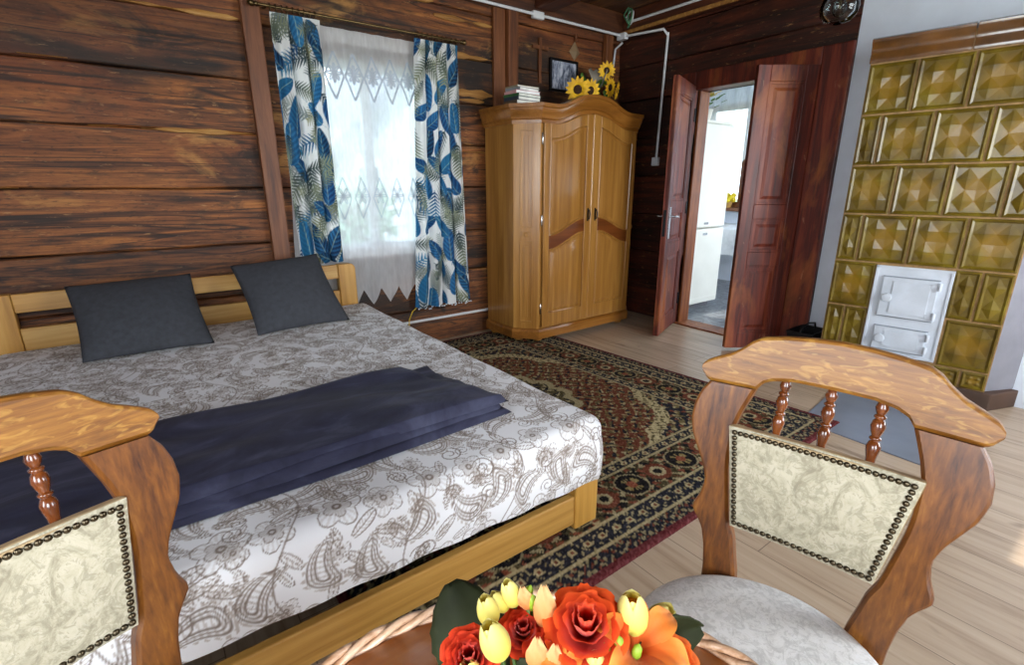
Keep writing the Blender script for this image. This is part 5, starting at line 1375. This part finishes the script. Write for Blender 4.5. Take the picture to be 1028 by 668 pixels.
kt = thing('kitchen_table', 'table under a white cloth below the kitchen window', 'table', (5.6, 3.3, 0))
MB().box(5.2, 5.95, 2.75, 3.95, .70, .735).build('table_top', M['pine'], kt)
for x in (5.24, 5.91):
    for y in (2.79, 3.91): MB().box(x-.025, x+.025, y-.025, y+.025, .004, .70).build('leg', M['pine_z'], kt)
cl = thing('tablecloth', 'white cloth draped over the kitchen table', 'tablecloth', (5.6, 3.3, .735))
mb = MB(); rows = []
for z, o in ((.742, -.05), (.742, .005), (.735, .012), (.60, .02), (.46, .026)):
    ring = []
    for k in range(120):
        a = k/120*4; s = int(a); t = a-s; c = [(5.2-o, 2.75-o), (5.95+o, 2.75-o), (5.95+o, 3.95+o), (5.2-o, 3.95+o)]
        p, q = c[s], c[(s+1) % 4]; w = .014*math.sin(k*.9)*max(0, (.735-z)/.27)
        ring.append((p[0]+(q[0]-p[0])*t+w, p[1]+(q[1]-p[1])*t+w, z))
    rows.append(ring)
mb.strip(rows[::-1]); mb.f = mb.f[:-2]+[mb.f[-1]]; mb.m = mb.m[:-2]+[0]
mb.build('cloth', plain('white_tablecloth', 'e4e6ea', .8, 0, .04, 20), cl, smooth=60)
bw = thing('fruit_plate', 'plate of yellow-green fruit on the kitchen table', 'plate', (5.45, 3.38, .742))
MB().lathe([(.05, .743), (.06, .745), (.11, .765), (.112, .768), (.06, .752), (.001, .75)], 32, (5.45, 3.38, 0)).build('plate', plain('ochre_plate', 'b0a060', .3), bw, smooth=60)
for k in range(5):
    fq = MB().ball((5.45+.045*math.cos(k*1.26), 3.38+.045*math.sin(k*1.26), .785), .033, 14).build('pear' if k % 2 else 'apple', plain('fruit_%d' % k, ('a8a83c', '8fa83a', 'c8b848', '9a9a3a', 'b8a040')[k], .4), None, smooth=180)
    tag(fq, 'yellow-green fruit on the plate on the kitchen table', 'fruit', 'fruit on the kitchen plate')

# ================================================================== outside the window
m, nt, b = newmat('meadow_grass'); f = noise(nt, coords(nt), 2.5, 6); r_ = ramp(nt, f, [(.35, '5a6a44'), (.65, '8a9a6a')]); nt.links.new(r_.outputs[0], b.inputs['Base Color']); b.inputs['Roughness'].default_value = .9
tag(MB().box(-40, 60, -40, 60, -.60, -.45).build('ground', m), kind='structure')
hs = thing('neighbour_house', 'pale neighbouring house with a grey roof seen through the sheer curtain', 'house', (5.0, 12, -.45))
hw = plain('pale_render', 'b8c0c8', .8); hr = plain('grey_roof_tiles', '6e7884', .7)
HX0, HX1, HYa, HYb = 2.95, 9.6, 9.0, 15.0
ez, rz_ = 1.75, 5.0
MB().prism([(HX0, -.45), (HX1, -.45), (HX1, ez), ((HX0+HX1)/2, rz_), (HX0, ez)], lambda x, z, d: (x, d, z), HYa, HYb).build('walls', hw, hs)
for sg in (0, 1):
    e_ = (HX0-.5, ez-.38) if sg == 0 else (HX1+.5, ez-.38); r2 = ((HX0+HX1)/2, rz_)
    MB().prism([e_, r2, (r2[0], r2[1]+.16), (e_[0], e_[1]+.16)], lambda x, z, d: (x, d, z), HYa-.5, HYb+.4).build('roof_slope', hr, hs)
for x in (3.25, 4.6):
    fr_ = MB(); 
    for q in ((x, x+.08, .5, 1.6), (x+.42, x+.50, .5, 1.6), (x+.08, x+.42, .5, .58), (x+.08, x+.42, 1.52, 1.6), (x+.08, x+.42, 1.05, 1.12)): fr_.box(q[0], q[1], HYa-.05, HYa+.02, q[2], q[3])
    w_ = fr_.build('window', M['white_paint'], hs); MB().box(x+.08, x+.42, HYa-.02, HYa+.0, .58, 1.52).build('pane', plain('dark_pane', '5a6a78', .1), w_)
def tree(x, y, h, cw, lb):
    t = thing('tree', lb, 'tree', (x, y, -.45), group='trees outside the window')
    MB().tube([(x, y, -.45), (x+.1, y, h*.4), (x, y+.1, h*.75)], [.14, .1, .04], 8).build('trunk', M['post'], t)
    mb = MB()
    for k in range(420):
        a = random.uniform(0, 6.3); q = random.uniform(-1, 1); r = random.uniform(.3, 1)**.5; s = math.sqrt(1-q*q)
        p = Vector((x+cw*r*s*math.cos(a), y+cw*r*s*math.sin(a), h*.62+h*.40*r*q)); d = Vector((random.uniform(-1, 1), random.uniform(-1, 1), random.uniform(-1, .6))).normalized(); e = d.orthogonal().normalized(); L = .24
        mb.add([p, p+d*L*.5+e*.07, p+d*L, p+d*L*.5-e*.07], [(0, 1, 2, 3)])
    mb.build('crown', plain('tree_leaf', '6f8f7a', .7, 0, .3, 2), t)
tree(1.1, 8.2, 1.75, .65, 'small leafy tree left of the neighbouring house'); tree(2.55, 7.4, 1.25, .6, 'small leafy tree close to the neighbouring house wall')

# ================================================================== daylight, and an added kitchen fill
w = bpy.data.worlds.new('sky'); SC.world = w; w.use_nodes = True; nt = w.node_tree
bg = nt.nodes['Background']; bg.inputs[0].default_value = (.80, .90, 1.0, 1); bg.inputs[1].default_value = 4.8
def rect_light(name, loc, rot, sx, sy, power, col=(.94, .97, 1.0)):
    l = bpy.data.lights.new(name, 'AREA'); l.shape = 'RECTANGLE'; l.size = sx; l.size_y = sy; l.energy = power; l.color = col
    o = bpy.data.objects.new(name, l); COL.objects.link(o); o.location = loc; o.rotation_euler = rot; return o
for k, (a, b2, z0, z1) in enumerate(HF):
    rect_light('daylight_front', ((a+b2)/2, YS-.16, (z0+z1)/2), (R(90), 0, 0), b2-a, z1-z0, (36, 50)[k]*1.2)
for (a, b2, z0, z1) in HL:
    rect_light('daylight_left', (XW0-.16, (a+b2)/2, (z0+z1)/2), (R(90), 0, R(-90)), b2-a, z1-z0, 32)
rect_light('added_kitchen_fill', (5.0, KY0-.12, 1.5), (R(90), 0, 0), 1.4, 1.2, 24)  # fill lamp added behind the unseen opening to brighten the kitchen
sl = bpy.data.lights.new('sun', 'SUN'); sl.energy = 4.0; sl.angle = R(.6); sl.color = (1, .93, .82)
so_ = bpy.data.objects.new('sun', sl); COL.objects.link(so_); so_.rotation_euler = (R(90-49), 0, R(2)); so_.location = (0, -5, 6)

# ================================================================== camera
cam = bpy.data.cameras.new('camera'); co = bpy.data.objects.new('camera', cam); COL.objects.link(co)
co.location = (0, 0, CAM_H)
co.matrix_world = Matrix(((_r[0], _u[0], -_f[0], 0), (_r[1], _u[1], -_f[1], 0), (_r[2], _u[2], -_f[2], CAM_H), (0, 0, 0, 1)))
cam.sensor_fit = 'HORIZONTAL'; cam.sensor_width = 36; cam.lens = 36*CF/1028; cam.clip_start = .02; cam.clip_end = 200
SC.camera = co
vs = SC.view_settings; vs.view_transform = 'Standard'; vs.look = 'None'; vs.exposure = 0.3; vs.gamma = 1; vs.use_curve_mapping = False
try:
    SC.cycles.max_bounces = 10; SC.cycles.transparent_max_bounces = 16; SC.cycles.sample_clamp_indirect = 6
except Exception: pass
